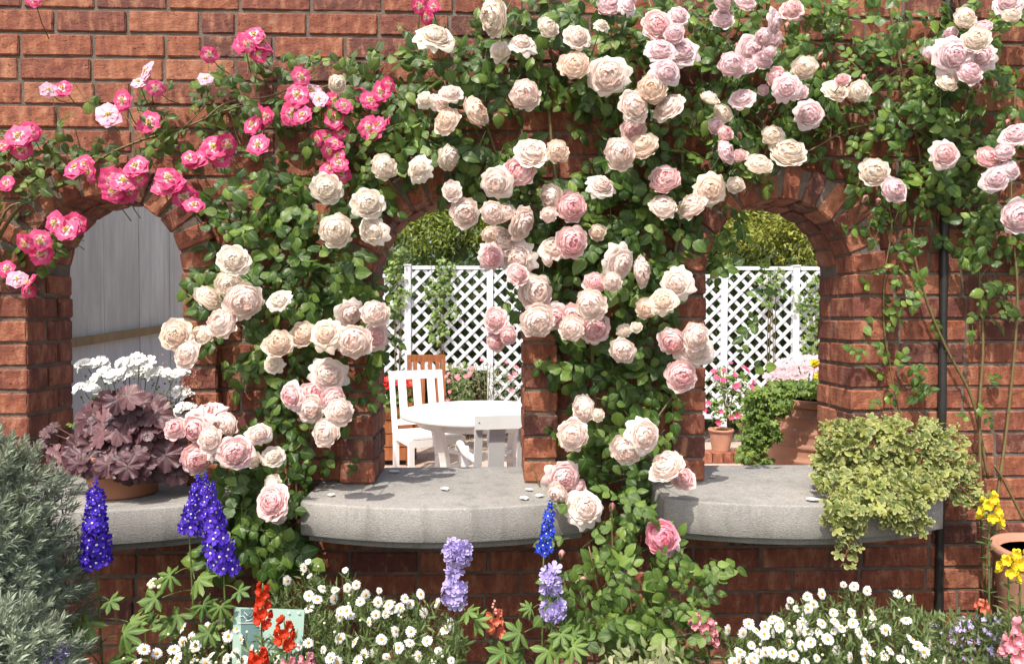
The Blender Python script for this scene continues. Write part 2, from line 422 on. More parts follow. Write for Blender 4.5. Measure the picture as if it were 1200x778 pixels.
HEU = [lobed_t(7, .22, .10, .025, .04, span=1.8*pi, seed=4, crink=.05), lobed_t(6, .25, .12, .03, -.03, span=1.8*pi, seed=5, crink=.06), lobed_t(7, .2, .12, .02, .12, span=1.8*pi, seed=6, crink=.05)]
PALM = [lobed_t(5, .62, .2, .04, .1, span=1.55*pi, seed=7, pw=1.3), lobed_t(7, .6, .2, .06, .2, span=1.6*pi, seed=8, pw=1.3)]
GERL = [lobed_t(7, .12, .02, .07, .1, seed=9)]

def compound(b, o, d, n, size, tmpls, count=5, mi_stem=1, jit=.35):
    d = Vector(d).normalized(); n = Vector(n); n = (n-d*n.dot(d)).normalized(); side = d.cross(n)
    L = size*1.75
    b.raw([o+side*.0009, o-side*.0009, o+n*.001, o+d*L+side*.0005, o+d*L-side*.0005, o+d*L+n*.0006], [(0,1,4,3),(1,2,5,4),(2,0,3,5)], None, mi_stem)
    spots = [(1.0, 0, 1.0)]
    if count >= 3: spots += [(.66, 1, .88), (.66, -1, .88)]
    if count >= 5: spots += [(.28, 1, .7), (.28, -1, .7)]
    for t, s, k in spots:
        q = o+d*L*t
        ax = (d+side*s*1.15) if s else d
        nn = n+rv(jit)
        b.add(random.choice(tmpls), frame(ax+rv(.14)-n*.1, nn, size*k*R_(.8, 1.12), R_(.9, 1.15)), tuple(q+rv(.002)))

# ------------------------------------------------------------------ world and light
w = bpy.data.worlds.new('World'); sc.world = w; w.use_nodes = True
wn = w.node_tree; bg = wn.nodes['Background']
sky = wn.nodes.new('ShaderNodeTexSky'); sky.sky_type = 'NISHITA'; sky.sun_disc = False
sdir = Vector((-.26, -.49, .83)).normalized()
sky.sun_elevation = math.asin(sdir.z); sky.sun_rotation = math.atan2(sdir.x, sdir.y)
wn.links.new(sky.outputs[0], bg.inputs[0]); bg.inputs[1].default_value = .15; sky.dust_density = 4.5; sky.air_density = 1.0; sky.ozone_density = .6
ld = bpy.data.lights.new('sun', 'SUN'); ld.energy = 3.5; ld.angle = math.radians(.53); ld.color = (1, .94, .85)
lo = bpy.data.objects.new('sun', ld); col.objects.link(lo); lo.rotation_mode = 'QUATERNION'; lo.rotation_quaternion = sdir.to_track_quat('Z', 'Y'); lo.location = (-3, -4, 8)
sc.view_settings.view_transform = 'Standard'; sc.view_settings.look = 'None'; sc.view_settings.exposure = .62; sc.view_settings.gamma = 1

# ------------------------------------------------------------------ ground
def sheet(name, x0, x1, y0, y1, z, m, nx=1, ny=1, bump=0):
    b = Batch(); V = []; F = []
    for j in range(ny+1):
        for i in range(nx+1):
            V.append((x0+(x1-x0)*i/nx, y0+(y1-y0)*j/ny, z+(R_(-bump, bump) if bump else 0)))
    for j in range(ny):
        for i in range(nx):
            a = j*(nx+1)+i; F.append((a, a+1, a+nx+2, a+nx+1))
    b.raw(V, F); o = b.build(name, [m]); tag(o, kind='structure'); return o
sheet('ground', -80, 80, -80, 80, 0, plain('ground earth', (.16,.17,.08), .95, 2, .3, .5, .01))
sheet('terrace_floor', -9, 9, .19, 9.6, .004, M['paver'])
sheet('garden_bed', -4, 4.5, -1.35, .02, .045, M['soil'], 120, 40, .018)
sheet('garden_path', -9, 9, -6, -1.37, .006, plain('path gravel', (.33,.30,.26), .9, 60, .3, .9, .01))

# ------------------------------------------------------------------ brick wall
ARC = [(-1.208, 0), (-.135, 1), (.925, 2)]; RA = .238; ZS = 1.585; ZSILL = .9135; PITCH = .075; RINGW = .108; YF = -.04
def brick(b, O, ax, ay, az, size, nx=6, ny=2, nz=3, bev=.0035, rough=.0009, skip=None):
    """a brick: corner O, unit axes ax(length) ay(depth) az(height); worn edges, uneven faces"""
    sx, sy, sz = size
    def line(s, n): return [0, bev]+[bev+(s-2*bev)*i/n for i in range(1, n)]+[s-bev, s]
    gx, gy, gz = line(sx, nx), line(sy, ny), line(sz, nz)
    tw = [R_(-.0011, .0011) for _ in range(4)]
    idx = {}; V = []; F = []
    def vid(i, j, k):
        q = (i, j, k)
        if q in idx: return idx[q]
        p = [gx[i], gy[j], gz[k]]
        e = [i in (0, len(gx)-1), j in (0, len(gy)-1), k in (0, len(gz)-1)]
        if sum(e) >= 2:
            for t, (l, s) in enumerate(((gx, sx), (gy, sy), (gz, sz))):
                if e[t]:
                    m = bev*R_(.35, .75); p[t] += m if p[t] < s/2 else -m
        else:
            t = e.index(True); p[t] += R_(-rough, rough)*(1.6 if t == 1 else 1)
        p[1] += tw[0]+tw[1]*(p[0]/sx-.5)*2
        p[2] += tw[2]*(p[0]/sx-.5); p[2] += tw[3]*.6
        V.append(O+ax*p[0]+ay*p[1]+az*p[2]); idx[q] = len(V)-1; return idx[q]
    X, Y, Z = len(gx)-1, len(gy)-1, len(gz)-1
    skip = skip or ''
    for i in range(X):
        for k in range(Z):
            F.append((vid(i,0,k), vid(i+1,0,k), vid(i+1,0,k+1), vid(i,0,k+1)))
            if 'b' not in skip: F.append((vid(i,Y,k), vid(i,Y,k+1), vid(i+1,Y,k+1), vid(i+1,Y,k)))
    for j in range(Y):
        for k in range(Z):
            F.append((vid(0,j,k), vid(0,j,k+1), vid(0,j+1,k+1), vid(0,j+1,k)))
            F.append((vid(X,j,k), vid(X,j+1,k), vid(X,j+1,k+1), vid(X,j,k+1)))
        for i in range(X):
            F.append((vid(i,j,0), vid(i,j+1,0), vid(i+1,j+1,0), vid(i+1,j,0)))
            F.append((vid(i,j,Z), vid(i+1,j,Z), vid(i+1,j+1,Z), vid(i,j+1,Z)))
    b.raw([tuple(v) for v in V], F)
EX, EY, EZ = Vector((1,0,0)), Vector((0,1,0)), Vector((0,0,1))
wall = thing('brick_wall', 'weathered red brick garden wall with three round arched openings and stone sills', 'wall', (0, .1, 0))
XW0, XW1, ZT = -2.6, 2.8, 2.56
bb = Batch()
for k in range(-12, 22):
    z0 = ZSILL+k*PITCH+.005; z1 = z0+.065; zm = (z0+z1)/2
    blocks = []
    for cx, _ in ARC:
        if z0 < ZSILL-.01: continue
        if z1 < ZS+.01: blocks.append((cx-RA-.098, cx+RA+.098))
        else:
            q = (RA+.062)**2-(zm-ZS)**2
            if q > 0: blocks.append((cx-math.sqrt(q), cx+math.sqrt(q)))
    x = XW0-.225+(.1125 if k % 2 else 0)+R_(-.01, .01)
    while x < XW1:
        L = random.choice([.215, .215, .215, .215, .103]); segs = [(x, x+L)]
        for a, c in blocks:
            ns = []
            for s0, s1 in segs:
                if s1 <= a or s0 >= c: ns.append((s0, s1)); continue
                if s0 < a: ns.append((s0, a-.002))
                if s1 > c: ns.append((c+.002, s1))
            segs = ns
        for s0, s1 in segs:
            if s1-s0 > .025: brick(bb, Vector((s0, R_(-.001, .0012), z0)), EX, EY, EZ, (s1-s0, .03, .065), nx=max(2, int((s1-s0)/.03)), ny=1, nz=3, skip='b')
        x += L+.010
bb.build('brick_face', [M['brick']], wall, smooth=False)
# back face of the wall, same bond, coarser
bk = Batch()
for k in range(-12, 22):
    z0 = ZSILL+k*PITCH+.005; zm = z0+.033; x = XW0+(.1125 if k % 2 else 0)
    while x < XW1-.22:
        ok = all(not (abs(x+.1075-cx) < .1075+(RA+.03 if zm < ZS else (math.sqrt(max(0, (RA+.06)**2-(zm-ZS)**2)) if zm < ZS+RA+.06 else -1))) or z0 < ZSILL-.01 for cx, _ in ARC)
        if ok: bk.box((x+.1075, .199, zm), (.1075, .008, .0325))
        x += .225
bk.build('rear_brick_face', [M['brick']], wall, smooth=False)
# mortar body with three holes
mb = Batch(); Rh = RA+.012; Y0, Y1 = .0055, .198
def slab(b, x0, x1, z0, z1, y0=Y0, y1=Y1): b.box(((x0+x1)/2, (y0+y1)/2, (z0+z1)/2), ((x1-x0)/2, (y1-y0)/2, (z1-z0)/2))
edges = [XW0]+sum([[cx-Rh, cx+Rh] for cx, _ in ARC], [])+[XW1]
for i in range(0, len(edges), 2): slab(mb, edges[i], edges[i+1], -.1, ZT)
for cx, _ in ARC:
    slab(mb, cx-Rh, cx+Rh, -.1, .86)
    n = 28; V = []; F = []
    for i in range(n+1):
        a = pi*i/n; x = cx-Rh*math.cos(a); z = ZS+Rh*math.sin(a)
        V += [(x, Y0, z), (x, Y0, ZT), (x, Y1, z), (x, Y1, ZT)]
    for i in range(n):
        a, c = i*4, i*4+4
        F += [(a, c, c+1, a+1), (a+2, a+3, c+3, c+2), (a, a+2, c+2, c), (a+1, c+1, c+3, a+3)]
    mb.raw(V, F)
mb.build('mortar', [M['mortar']], wall, smooth=False)
cp = Batch(); x = XW0
while x < XW1:
    brick(cp, Vector((x, -.03, ZT+.004)), EX, EY, EZ, (.1, .25, .065), 2, 4, 2); x += .11
cp.build('wall_coping', [M['brick']], wall, smooth=False)
# arches: voussoirs, jamb bricks, mortar behind
for cx, _ in ARC:
    ab = Batch(); am = Batch()
    nv = 12
    for row, (ya, dep) in enumerate(((YF, .112), (YF+.120, .118))):
        for i in range(nv + (row % 2)):
            a = pi*(i+.5-(.5 if row else 0))/nv
            if row and (i == 0 or i == nv): continue
            rad = Vector((-math.cos(a), 0, math.sin(a))); tan = Vector((math.sin(a), 0, math.cos(a)))
            wd = .057+R_(-.002, .001)
            O = Vector((cx, ya+R_(-.002, .002), ZS))+rad*(RA+R_(-.002, .002))-tan*wd/2
            brick(ab, O, tan, EY, rad, (wd, dep, RINGW+R_(-.003, .004)), 3, 3, 4, bev=.0045)
    for k in range(9):
        z0 = ZSILL+k*PITCH+.005
        d1 = .152 if k % 2 else .098
        for s in (-1, 1):
            xo = cx+RA if s > 0 else cx-RA-RINGW
            jx = R_(-.002, .002)
            brick(ab, Vector((xo+jx, YF, z0)), EX, EY, EZ, (RINGW, d1, .065), 4, 4, 3, bev=.0045)
            brick(ab, Vector((xo+jx+R_(-.002, .002), YF+d1+.01, z0)), EX, EY, EZ, (RINGW, .238-d1-.01, .065), 4, 3, 3, bev=.0045)
    ab.build('arch_surround', [M['brick']], wall, smooth=False)
    n = 32; V = []; F = []; r0, r1 = RA+.007, RA+RINGW-.007; ya, yb = YF+.006, .197
    for i in range(n+1):
        a = pi*i/n; c, s = -math.cos(a), math.sin(a)
        for r in (r0, r1):
            for y in (ya, yb): V.append((cx+r*c, y, ZS+r*s))
    for i in range(n):
        a, c = i*4, i*4+4
        F += [(a, c, c+2, a+2), (a+1, a+3, c+3, c+1), (a, a+1, c+1, c), (a+2, c+2, c+3, a+3)]
    am.raw(V, F)
    for s in (-1, 1):
        xa, xb = (cx+r0, cx+r1) if s > 0 else (cx-r1, cx-r0)
        slab(am, xa, xb, ZSILL-.03, ZS, ya, yb)
    am.build('arch_mortar', [M['mortar']], wall, smooth=False)
# bowed stone sills, each a slab on a thinner bed course
for cx, _ in ARC:
    sb = Batch()
    def bow(half, ye, yc, z_top, thick, back, bev):
        path = [(-half, back), (-half, ye+.02), (-half+.004, ye+.006), (-half+.02, ye)]
        n = 26
        for i in range(1, n):
            t = -1+2*i/n; path.append((t*(half-.02), ye+(yc-ye)*(1-t*t)))
        path += [(half-.02, ye), (half-.004, ye+.006), (half, ye+.02), (half, back)]
        nrm = []
        for i in range(len(path)):
            a = Vector(path[max(i-1, 0)]); c = Vector(path[min(i+1, len(path)-1)]); d = (c-a).normalized(); nrm.append(Vector((d.y, -d.x)))
        prof = [(bev*1.0, 0), (bev*.35, -bev*.3), (0, -bev), (0, -thick*.5), (0, -thick+bev*.6), (bev*.5, -thick)]
        V = []; F = []; m = len(path)
        for (ins, dz) in prof:
            for i in range(m):
                j = R_(-.0008, .0008)
                V.append((cx+path[i][0]-nrm[i].x*(ins+j), path[i][1]-nrm[i].y*(ins+j), z_top+dz))
        for q in range(len(prof)-1):
            for i in range(m-1): F.append((q*m+i, q*m+m+i, q*m+m+i+1, q*m+i+1))
        F.append(tuple(range(m))); F.append(tuple((len(prof)-1)*m+i for i in range(m))[::-1])
        sb.raw(V, F)
    bow(.420, -.238, -.318, ZSILL, .098, .212, .006)
    bow(.404, -.212, -.290, ZSILL-.1015, .020, .18, .003)
    o = sb.build('stone_sill', [M['stone']], wall, smooth=False)
    for p in o.data.polygons: p.use_smooth = len(p.vertices) == 4
# black pipe
pb = Batch(); xp = P(1103, 500, -.01).x
pb.tube([(xp, -.012, z) for z in np.linspace(.05, 2.56, 40)], [.0135+R_(-.0014, .0014) for _ in range(40)], 10)
pb.build('drainpipe', [M['black']], wall)

# ------------------------------------------------------------------ flower templates
def rose_mesh(name, mat, seed, rings=10, cup=1.0, blown=.5):
    """many-petalled old garden rose: reflexed guard petals round a domed, folded heart"""
    r = random.Random(seed); b = Batch()
    for k in range(rings):
        f = k/(rings-1)                     # 0 outer .. 1 inner
        Rt = .92*(1-f)**.85+.06
        Zt = (.50*math.sqrt(max(0, 1-(.96*Rt)**2))-.06*(f > .8))*cup
        cnt = 7 if k < 2 else (8 if k < 6 else (6 if k < rings-2 else 4))
        a0 = r.uniform(0, 6.28)
        for i in range(cnt):
            ac = a0+2*pi*i/cnt+r.uniform(-.3, .3)
            dphi = (pi/cnt)*r.uniform(1.25, 1.7)
            Ri = Rt*r.uniform(.90, 1.08); Zi = Zt+r.uniform(-.08, .08)
            out = blown*r.uniform(.5, 1.3)*max(0, 1-f*2.6); inn = (.08+.16*r.random())*min(1, f*2.5)
            phs, ph2 = r.uniform(0, 6), r.uniform(0, 6); amp = r.uniform(.035, .075)*(1-.3*f)
            ox, oy = r.uniform(-.05, .05)*f*2, r.uniform(-.05, .05)*f*2
            nu, nv = 8, 6; V = []; UV = []
            for a in range(nv+1):
                v = a/nv
                for c in range(nu+1):
                    u = -1+2*c/nu
                    ve = v*(1-.16*abs(u)**3)*(1+.03*math.sin(u*6+phs)-.035*math.exp(-(u*6)**2)*v)
                    br = .30+.50*f; zb = -.30*(1-min(1, f*2.2))+(Zi-.16)*min(1, f*2.2)
                    rr = Ri*(br+(1-br)*math.sin(min(ve*1.75, 1.571)))
                    z = zb+(Zi-zb)*ve**1.1
                    if ve > .68:
                        q = (ve-.68)/.32
                        rr += (out*.30-inn)*q*q*(1+.3*u*math.sin(ph2)); z -= out*.42*q**2
                        z += inn*.25*q
                    w_ = ve*ve*ve
                    rr += amp*(math.sin(u*4.5+phs)+.45*math.sin(u*10+ph2))*w_; z += amp*.7*math.sin(u*5.5+ph2)*w_
                    ang = ac+u*dphi*(.55+.45*math.sin(min(1, ve*1.3)*pi/2))
                    V.append((rr*math.cos(ang)+ox, rr*math.sin(ang)+oy, z)); UV.append((f, v))
            F = [(a*(nu+1)+c, a*(nu+1)+c+1, (a+1)*(nu+1)+c+1, (a+1)*(nu+1)+c) for a in range(nv) for c in range(nu)]
            b.raw(V, F, UV)
    V = [(0, 0, .50*cup-.16)]; UV = [(1, .5)]; F = []; sg_ = 14; rg = 6
    for q in range(1, rg+1):
        R0 = .86*q/rg
        for i in range(sg_):
            a = 2*pi*i/sg_; rr = R0*(1+.03*math.sin(3*a+q)); V.append((rr*math.cos(a), rr*math.sin(a), (.50*math.sqrt(max(0, 1-(.97*R0)**2)))*cup-.15-.16*(q/rg)**4)); UV.append((1-q/rg, .5))
    F += [(0, 1+i, 1+(i+1) % sg_) for i in range(sg_)]
    for q in range(rg-1):
        for i in range(sg_): F.append((1+q*sg_+i, 1+(q+1)*sg_+i, 1+(q+1)*sg_+(i+1) % sg_, 1+q*sg_+(i+1) % sg_))
    b.raw(V, F, UV)
    return b.mesh(name, [mat])
def calyx(b, p, d, s, mi=0):
    d = Vector(d).normalized()
    b.blob(p-d*s*.30, s*.17, mi, (1, 1, 1.2), frame_rot(d))
    for i in range(5):
        a = i*2*pi/5; q = d.orthogonal().normalized(); q = Matrix.Rotation(a, 3, d)@q
        b.add(LANCE[0], frame(q*.8+d*.2, d, s*.55), tuple(p-d*s*.22), mi)
def frame_rot(d):
    return np.array(Vector(d).to_track_quat('Z', 'Y').to_matrix())
def open_rose(name, mats, seed):
    r = random.Random(seed); b = Batch()
    for k, (Rr, cnt, tilt) in enumerate(((1, 6, .02), (.88, 5, .12), (.5, 3, .25))):
        a0 = r.uniform(0, 6)
        for i in range(cnt):
            ac = a0+2*pi*i/cnt+r.uniform(-.15, .15); T = tilt*r.uniform(.5, 1.5); phs = r.uniform(0, 6)
            V = []; UV = []; nu, nv = 6, 5; RR = Rr*r.uniform(.88, 1.08)
            for a in range(nv+1):
                v = a/nv
                for c in range(nu+1):
                    u = -1+2*c/nu; ve = v*(1-.16*u*u+.07*math.cos(u*6.3)*v)
                    rr = RR*ve; z = math.sin(T)*rr*(1-.6*ve)+.06*k+.06*math.sin(u*4+phs)*ve*ve-.1*max(0, ve-.7)
                    ang = ac+u*.68*(.4+.6*math.sin(min(1, ve*1.3)*pi/2))
                    V.append((rr*math.cos(ang), rr*math.sin(ang), z)); UV.append((1-ve+.03*k, v))
            b.raw(V, [(a*(nu+1)+c, a*(nu+1)+c+1, (a+1)*(nu+1)+c+1, (a+1)*(nu+1)+c) for a in range(nv) for c in range(nu)], UV)
    for i in range(26):
        a = r.uniform(0, 6.28); q = r.uniform(.03, .24)
        b.tube([(0, 0, .1), (q*math.cos(a), q*math.sin(a), .2)], .012, 3, 1); b.blob((q*math.cos(a), q*math.sin(a), .24), .045, 1, seg=4, rings=3)
    return b.mesh(name, mats)
def magenta_mat(name, main, pale):
    m, nt, N, L = newmat(name)
    uv = N.new('ShaderNodeUVMap'); sp = N.new('ShaderNodeSeparateXYZ'); L.new(uv.outputs[0], sp.inputs[0])
    g = N.new('ShaderNodeNewGeometry'); oi = N.new('ShaderNodeObjectInfo')
    c = mixc(N, L, mapr(N, L, g.outputs['Random Per Island'], 0, 1, 0, .3), main, pale)
    c = mixc(N, L, mapr(N, L, oi.outputs['Random'], .5, 1, 0, .4), c, pale)
    n = noise(N, L, 5, 3, coords(N, L))
    c = mixc(N, L, mapr(N, L, n.outputs[0], .45, .7, 0, .5), c, pale)
    c = mixc(N, L, mapr(N, L, sp.outputs[0], .40, .62), c, (.92,.78,.74))
    finish(N, L, c, .5, None, trans=.25, transcol=c, spec=.3)
    return m
M['mag'] = magenta_mat('magenta petals', (.68,.012,.13), (.80,.19,.38))
M['magp'] = magenta_mat('faded pink petals', (.82,.40,.55), (.86,.62,.70))
ROSES = {}
for t in 'WBKLAS':
    ROSES[t] = [rose_mesh('rose_bloom', M['pet'+t], 10+i, rings=(12, 11, 12, 11, 9, 9)[i], cup=(1, .9, 1.15, 1.05, 1.2, 1.35)[i], blown=(.5, .8, .35, 1.0, .2, .3)[i]) for i in range(6)]
MAG = [open_rose('rose_flower', [M['mag'], M['stamen']], i) for i in range(4)]
MAGP = [open_rose('rose_flower', [M['magp'], M['stamen']], i+9) for i in range(2)]

def daisy_mesh(seed, n=17):
    r = random.Random(seed); b = Batch()
    for i in range(n):
        a = 2*pi*i/n+r.uniform(-.06, .06); L = r.uniform(.9, 1.05); dr = r.uniform(-.05, .16)
        x, y = math.cos(a), math.sin(a); V = []; UV = []
        for (t, w_, z) in ((.2, .05, 0), (.45, .115, .03), (.8, .125, .0-dr*.4), (.97, .07, -.03-dr)):
            for s in (-1, 0, 1): V.append((x*L*t-y*s*w_, y*L*t+x*s*w_, z-(.03 if s else 0)+.004*i/n)); UV.append((s, t))
        b.raw(V, [(j*3+k, j*3+k+1, j*3+k+4, j*3+k+3) for j in range(3) for k in range(2)], UV)
    b.blob((0, 0, .02), .29, 1, (1, 1, .5), seg=12, rings=6)
    return b.mesh('daisy_flower', [M['white'], M['yellow_eye']])
DAISY = [daisy_mesh(i, n) for i, n in enumerate((17, 15, 19))]

# five-petalled floret (petals round cupped) as template; used in spikes
def floret_t(n=5, cupz=.25, wd=.62, notch=.0, eye=True, double=False, seed=0):
    r = random.Random(seed); V = []; UV = []; F = []; MI = []
    for lay in range(2 if double else 1):
        for i in range(n):
            a = 2*pi*(i+lay*.5)/n+r.uniform(-.1, .1); x, y = math.cos(a), math.sin(a); b0 = len(V); sc1 = 1-.3*lay
            for (t, w_) in ((.05, .06), (.45, wd*.75), (.8, wd), (1., wd*.45)):
                for s in (-1, 0, 1):
                    tt = t-(notch if (s == 0 and t == 1.) else 0); V.append((sc1*(x*tt-y*s*w_*.6), sc1*(y*tt+x*s*w_*.6), cupz*(t**2)+.12*lay+(.06 if s else 0)*t+r.uniform(-.03, .03))); UV.append((r.uniform(.2, .9), t))
            F += [(b0+j*3+k, b0+j*3+k+1, b0+j*3+k+4, b0+j*3+k+3) for j in range(3) for k in range(2)]; MI += [0]*6
    if eye:
        b0 = len(V)
        for i in range(5):
            a = 2*pi*i/5; V.append((.21*math.cos(a), .21*math.sin(a), .18)); UV.append((0, 0))
        V.append((0, 0, .3)); UV.append((0, 0))
        for i in range(5): F.append((b0+i, b0+(i+1) % 5, b0+5)); MI.append(1)
    return tmpl(V, F, UV, MI)
FLOR = [floret_t(seed=1), floret_t(seed=2, cupz=.4), floret_t(seed=3, cupz=.1)]
FLORD = [floret_t(6, .3, .5, 0, False, True, 4), floret_t(6, .45, .5, 0, False, True, 5)]
GERF = [floret_t(5, .1, .66, .08, False, False, 6), floret_t(5, .2, .7, .05, False, False, 7)]

# ------------------------------------------------------------------ wall foliage maps: 30 px cells, 0..9
FOL = """
0000000000000000000488887888764776555676
0000000000011002555678888787556665456676
0000000146666778888888887667777655677765
0101013578667788899887788765667776557644
0032355446788888888732377767777765677644
5652466435788888999863458865888766557875
7675655467865689988888787588884325578760
6531110178888774226899998754110014577665
6510000189999884000488999992600001552476
7620000189999720000588999992600001625365
4310000268999951102568999992850000523245
1200000579999982000279999840040000341262
0000001556698985100016888840050000421132
0000001379998762000016788840050000131011
0000000136899053000004788840050000240011
0000000013588840000003688840000000130000
0000000034786020000002678840000000000000
0000000024568400000003678840000000000000
0000000069960000000003567740000000000000
0000000069960000000000556740000000000000
0000000069960000000000046740000000000000
0000000069960000000000013540000000000000
""".strip().split('\n')
def dens(px, py):
    c, r = px/30-.5, py/30-.5
    def g(a, b):
        b = min(max(b, 0), len(FOL)-1); a = min(max(a, 0), 39); return float(FOL[b][a])
    i, j = math.floor(c), math.floor(r); u, v = c-i, r-j
    return (g(i, j)*(1-u)+g(i+1, j)*u)*(1-v)+(g(i, j+1)*(1-u)+g(i+1, j+1)*u)*v
def owner(px, py):
    j = R_(-25, 25)
    if px+j > 838 or (px > 790+j and py < 130): return 'R'
    if px < 470+j and py < 190+j*.5: return 'M'
    if px < 110 and py < 360: return 'M'
    if px < 250 and py < 300: return 'M'
    if px < 520 and (px < 468+j or py > 280): return 'L'
    return 'C'
PL = {k: dict(leaf=Batch(), stem=Batch()) for k in 'MLCR'}
SZ = {'M': (.030, .048), 'L': (.034, .058), 'C': (.034, .058), 'R': (.028, .048)}
arches_px = [(P(cx, 0, 0), cx) for cx, _ in ARC]
def in_opening(p, m=.01):
    for cx, _ in ARC:
        if abs(p.x-cx) < RA-m and ZSILL < p.z < ZS: return True
        if (p.x-cx)**2+(p.z-ZS)**2 < (RA-m)**2: return True
    return False
for py in range(0, 660, 10):
    for px in range(-40, 1240, 10):
        d = dens(px, py)
        lam = (d/9)**1.5*.48
        if d > 6: lam *= 1.15
        own = owner(px, py)
        if own == 'R': lam *= 1.75
        for _ in range(int(lam)+(U_() < lam-int(lam))):
            x, y = px+R_(-6, 6), py+R_(-6, 6)
            depth = -.03-(.03+.014*d)*U_()**1.3
            if own == 'C' and d > 6: depth -= .03*U_()
            p = P(x, y, depth)
            lo_, hi_ = SZ[own]; s = R_(lo_, hi_)
            n = Vector((R_(-.5, .4), -.75+R_(-.3, .4), .62+R_(-.5, .35)))
            ang = R_(0, 2*pi); d2 = Vector((math.cos(ang), R_(-.4, .15), math.sin(ang)-.35))
            q = p-d2.normalized()*s*.9
            e = q+d2.normalized()*s*2.2
            if in_opening(e, .0) and d < 3.0: continue
            if e.y > -.005: d2.y -= .5
            if own == 'L' and 230 < x < 345 and y < 330 and U_() < .5:
                PL[own]['leaf'].add(random.choice(ROSE), frame(d2, n, s*.95, 1.15), tuple(p)); continue
            compound(PL[own]['leaf'], q, d2, n, s, ROSE, 5 if U_() < .7 else 3)
for _ in range(70):
    x, y = R_(255, 352), R_(575, 662)
    a = R_(0, 6.28); compound(PL['L']['leaf'], P(x, y, -.16-R_(0,.1)), Vector((math.cos(a), -.2, math.sin(a)-.2)), Vector((R_(-.4,.4), -.85, .6)), R_(.036, .056), ROSE, 3)
# canes: (plant, [(px,py)...], Y, r0, r1)
CANES = [
 ('M', [(-40,600),(-30,400),(-10,300),(30,235),(80,215),(120,185),(165,165),(215,150),(270,128),(330,118),(400,95),(450,75)], -.05, .006, .002),
 ('M', [(-30,420),(0,260),(40,235),(70,215)], -.07, .005, .002),
 ('M', [(-30,300),(10,330),(40,330)], -.07, .003, .0015),
 ('M', [(80,190),(72,150),(60,112)], -.06, .002, .0012),
 ('M', [(110,205),(95,175),(88,150)], -.06, .002, .0012),
 ('M', [(165,165),(150,140),(140,130)], -.07, .002, .0012), ('M', [(215,150),(245,115),(243,70)], -.06, .002, .0012),
 ('M', [(240,140),(268,120),(320,112),(370,90)], -.07, .003, .0015), ('M', [(270,130),(276,155),(282,170)], -.06, .002, .001),
 ('M', [(400,95),(395,140),(390,190)], -.08, .003, .0015), ('M', [(290,90),(292,60)], -.06, .002, .001),
 ('M', [(480,70),(492,30)], -.06, .002, .001), ('M', [(330,118),(350,125)], -.07, .002, .001),
 ('L', [(325,720),(322,640),(330,560),(320,480),(322,400),(300,330),(275,280),(262,230)], -.05, .009, .004),
 ('L', [(322,480),(350,420),(400,380),(440,350)], -.08, .005, .002), ('L', [(322,400),(280,380),(220,345)], -.08, .005, .002),
 ('L', [(310,460),(360,330),(400,250),(430,200)], -.05, .005, .002), ('L', [(325,600),(290,560),(260,520)], -.09, .004, .002),
 ('L', [(325,640),(322,610),(318,590)], -.12, .003, .002), ('L', [(346,520),(348,600),(346,640)], -.06, .003, .003),
 ('L', [(330,640),(290,600),(285,570)], -.1, .003, .002), ('L', [(330,700),(300,640),(290,600)], -.1, .003, .002),
 ('C', [(715,760),(712,680),(700,600),(701,520),(696,450),(690,380),(670,300),(650,200),(640,100),(620,20)], -.055, .011, .004),
 ('C', [(700,600),(720,480),(760,380),(790,300),(800,200),(790,100),(760,0)], -.05, .009, .003),
 ('C', [(690,380),(620,330),(580,270),(540,180),(520,90)], -.05, .006, .003), ('C', [(670,300),(610,240),(560,100),(600,0)], -.05, .006, .002),
 ('C', [(712,680),(740,600),(745,530),(790,460),(800,420)], -.1, .005, .002), ('C', [(700,600),(660,560),(645,540)], -.1, .004, .002),
 ('C', [(701,520),(680,490),(672,470)], -.1, .004, .002), ('C', [(640,740),(642,690),(640,600),(622,540)], -.08, .003, .0025),
 ('R', [(1162,760),(1155,700),(1150,600),(1148,480),(1152,400),(1145,300),(1130,200),(1140,100),(1120,-20)], -.04, .0052, .003),
 ('R', [(1190,760),(1175,680),(1168,600),(1180,500),(1190,400),(1192,330),(1185,240),(1190,100)], -.05, .0052, .003),
 ('R', [(1158,560),(1140,470),(1110,410),(1085,350),(1070,280),(1080,200),(1060,100),(1040,0)], -.04, .005, .003),
 ('R', [(1068,560),(1058,500),(1045,440),(1036,380),(1037,320),(1045,260),(1030,210)], -.05, .003, .002),
 ('R', [(1130,200),(1040,120),(980,60),(900,40),(840,20)], -.06, .005, .002), ('R', [(1080,140),(1000,150),(940,180),(870,190),(840,170)], -.05, .004, .002),
 ('R', [(1190,200),(1150,230),(1110,190)], -.06, .003, .002), ('R', [(1060,100),(1110,110),(1135,85)], -.07, .003, .002),
 ('R', [(1200,610),(1180,570),(1165,545)], -.07, .0045, .004), ('R', [(1162,760),(1165,650),(1172,600)], -.1, .003, .003)]
for k, pts, Y, r0, r1 in CANES:
    W = [P(x, y, Y+R_(-.012, .012)) for x, y in pts]
    W = [Vector((p.x, p.y, max(p.z, .02))) for p in W]
    sp = smooth_path(W, 6); PL[k]['stem'].tube(sp, (r0, r1), 7)
    if r0 > .004:
        for q in sp[::1]:
            for _ in range(2):
                a = q+rv(.002); t = (rv(1)+Vector((0,-.3,0))).normalized(); PL[k]['stem'].tube([a, a+t*(r0+.006)], [.0015, .0002], 4)
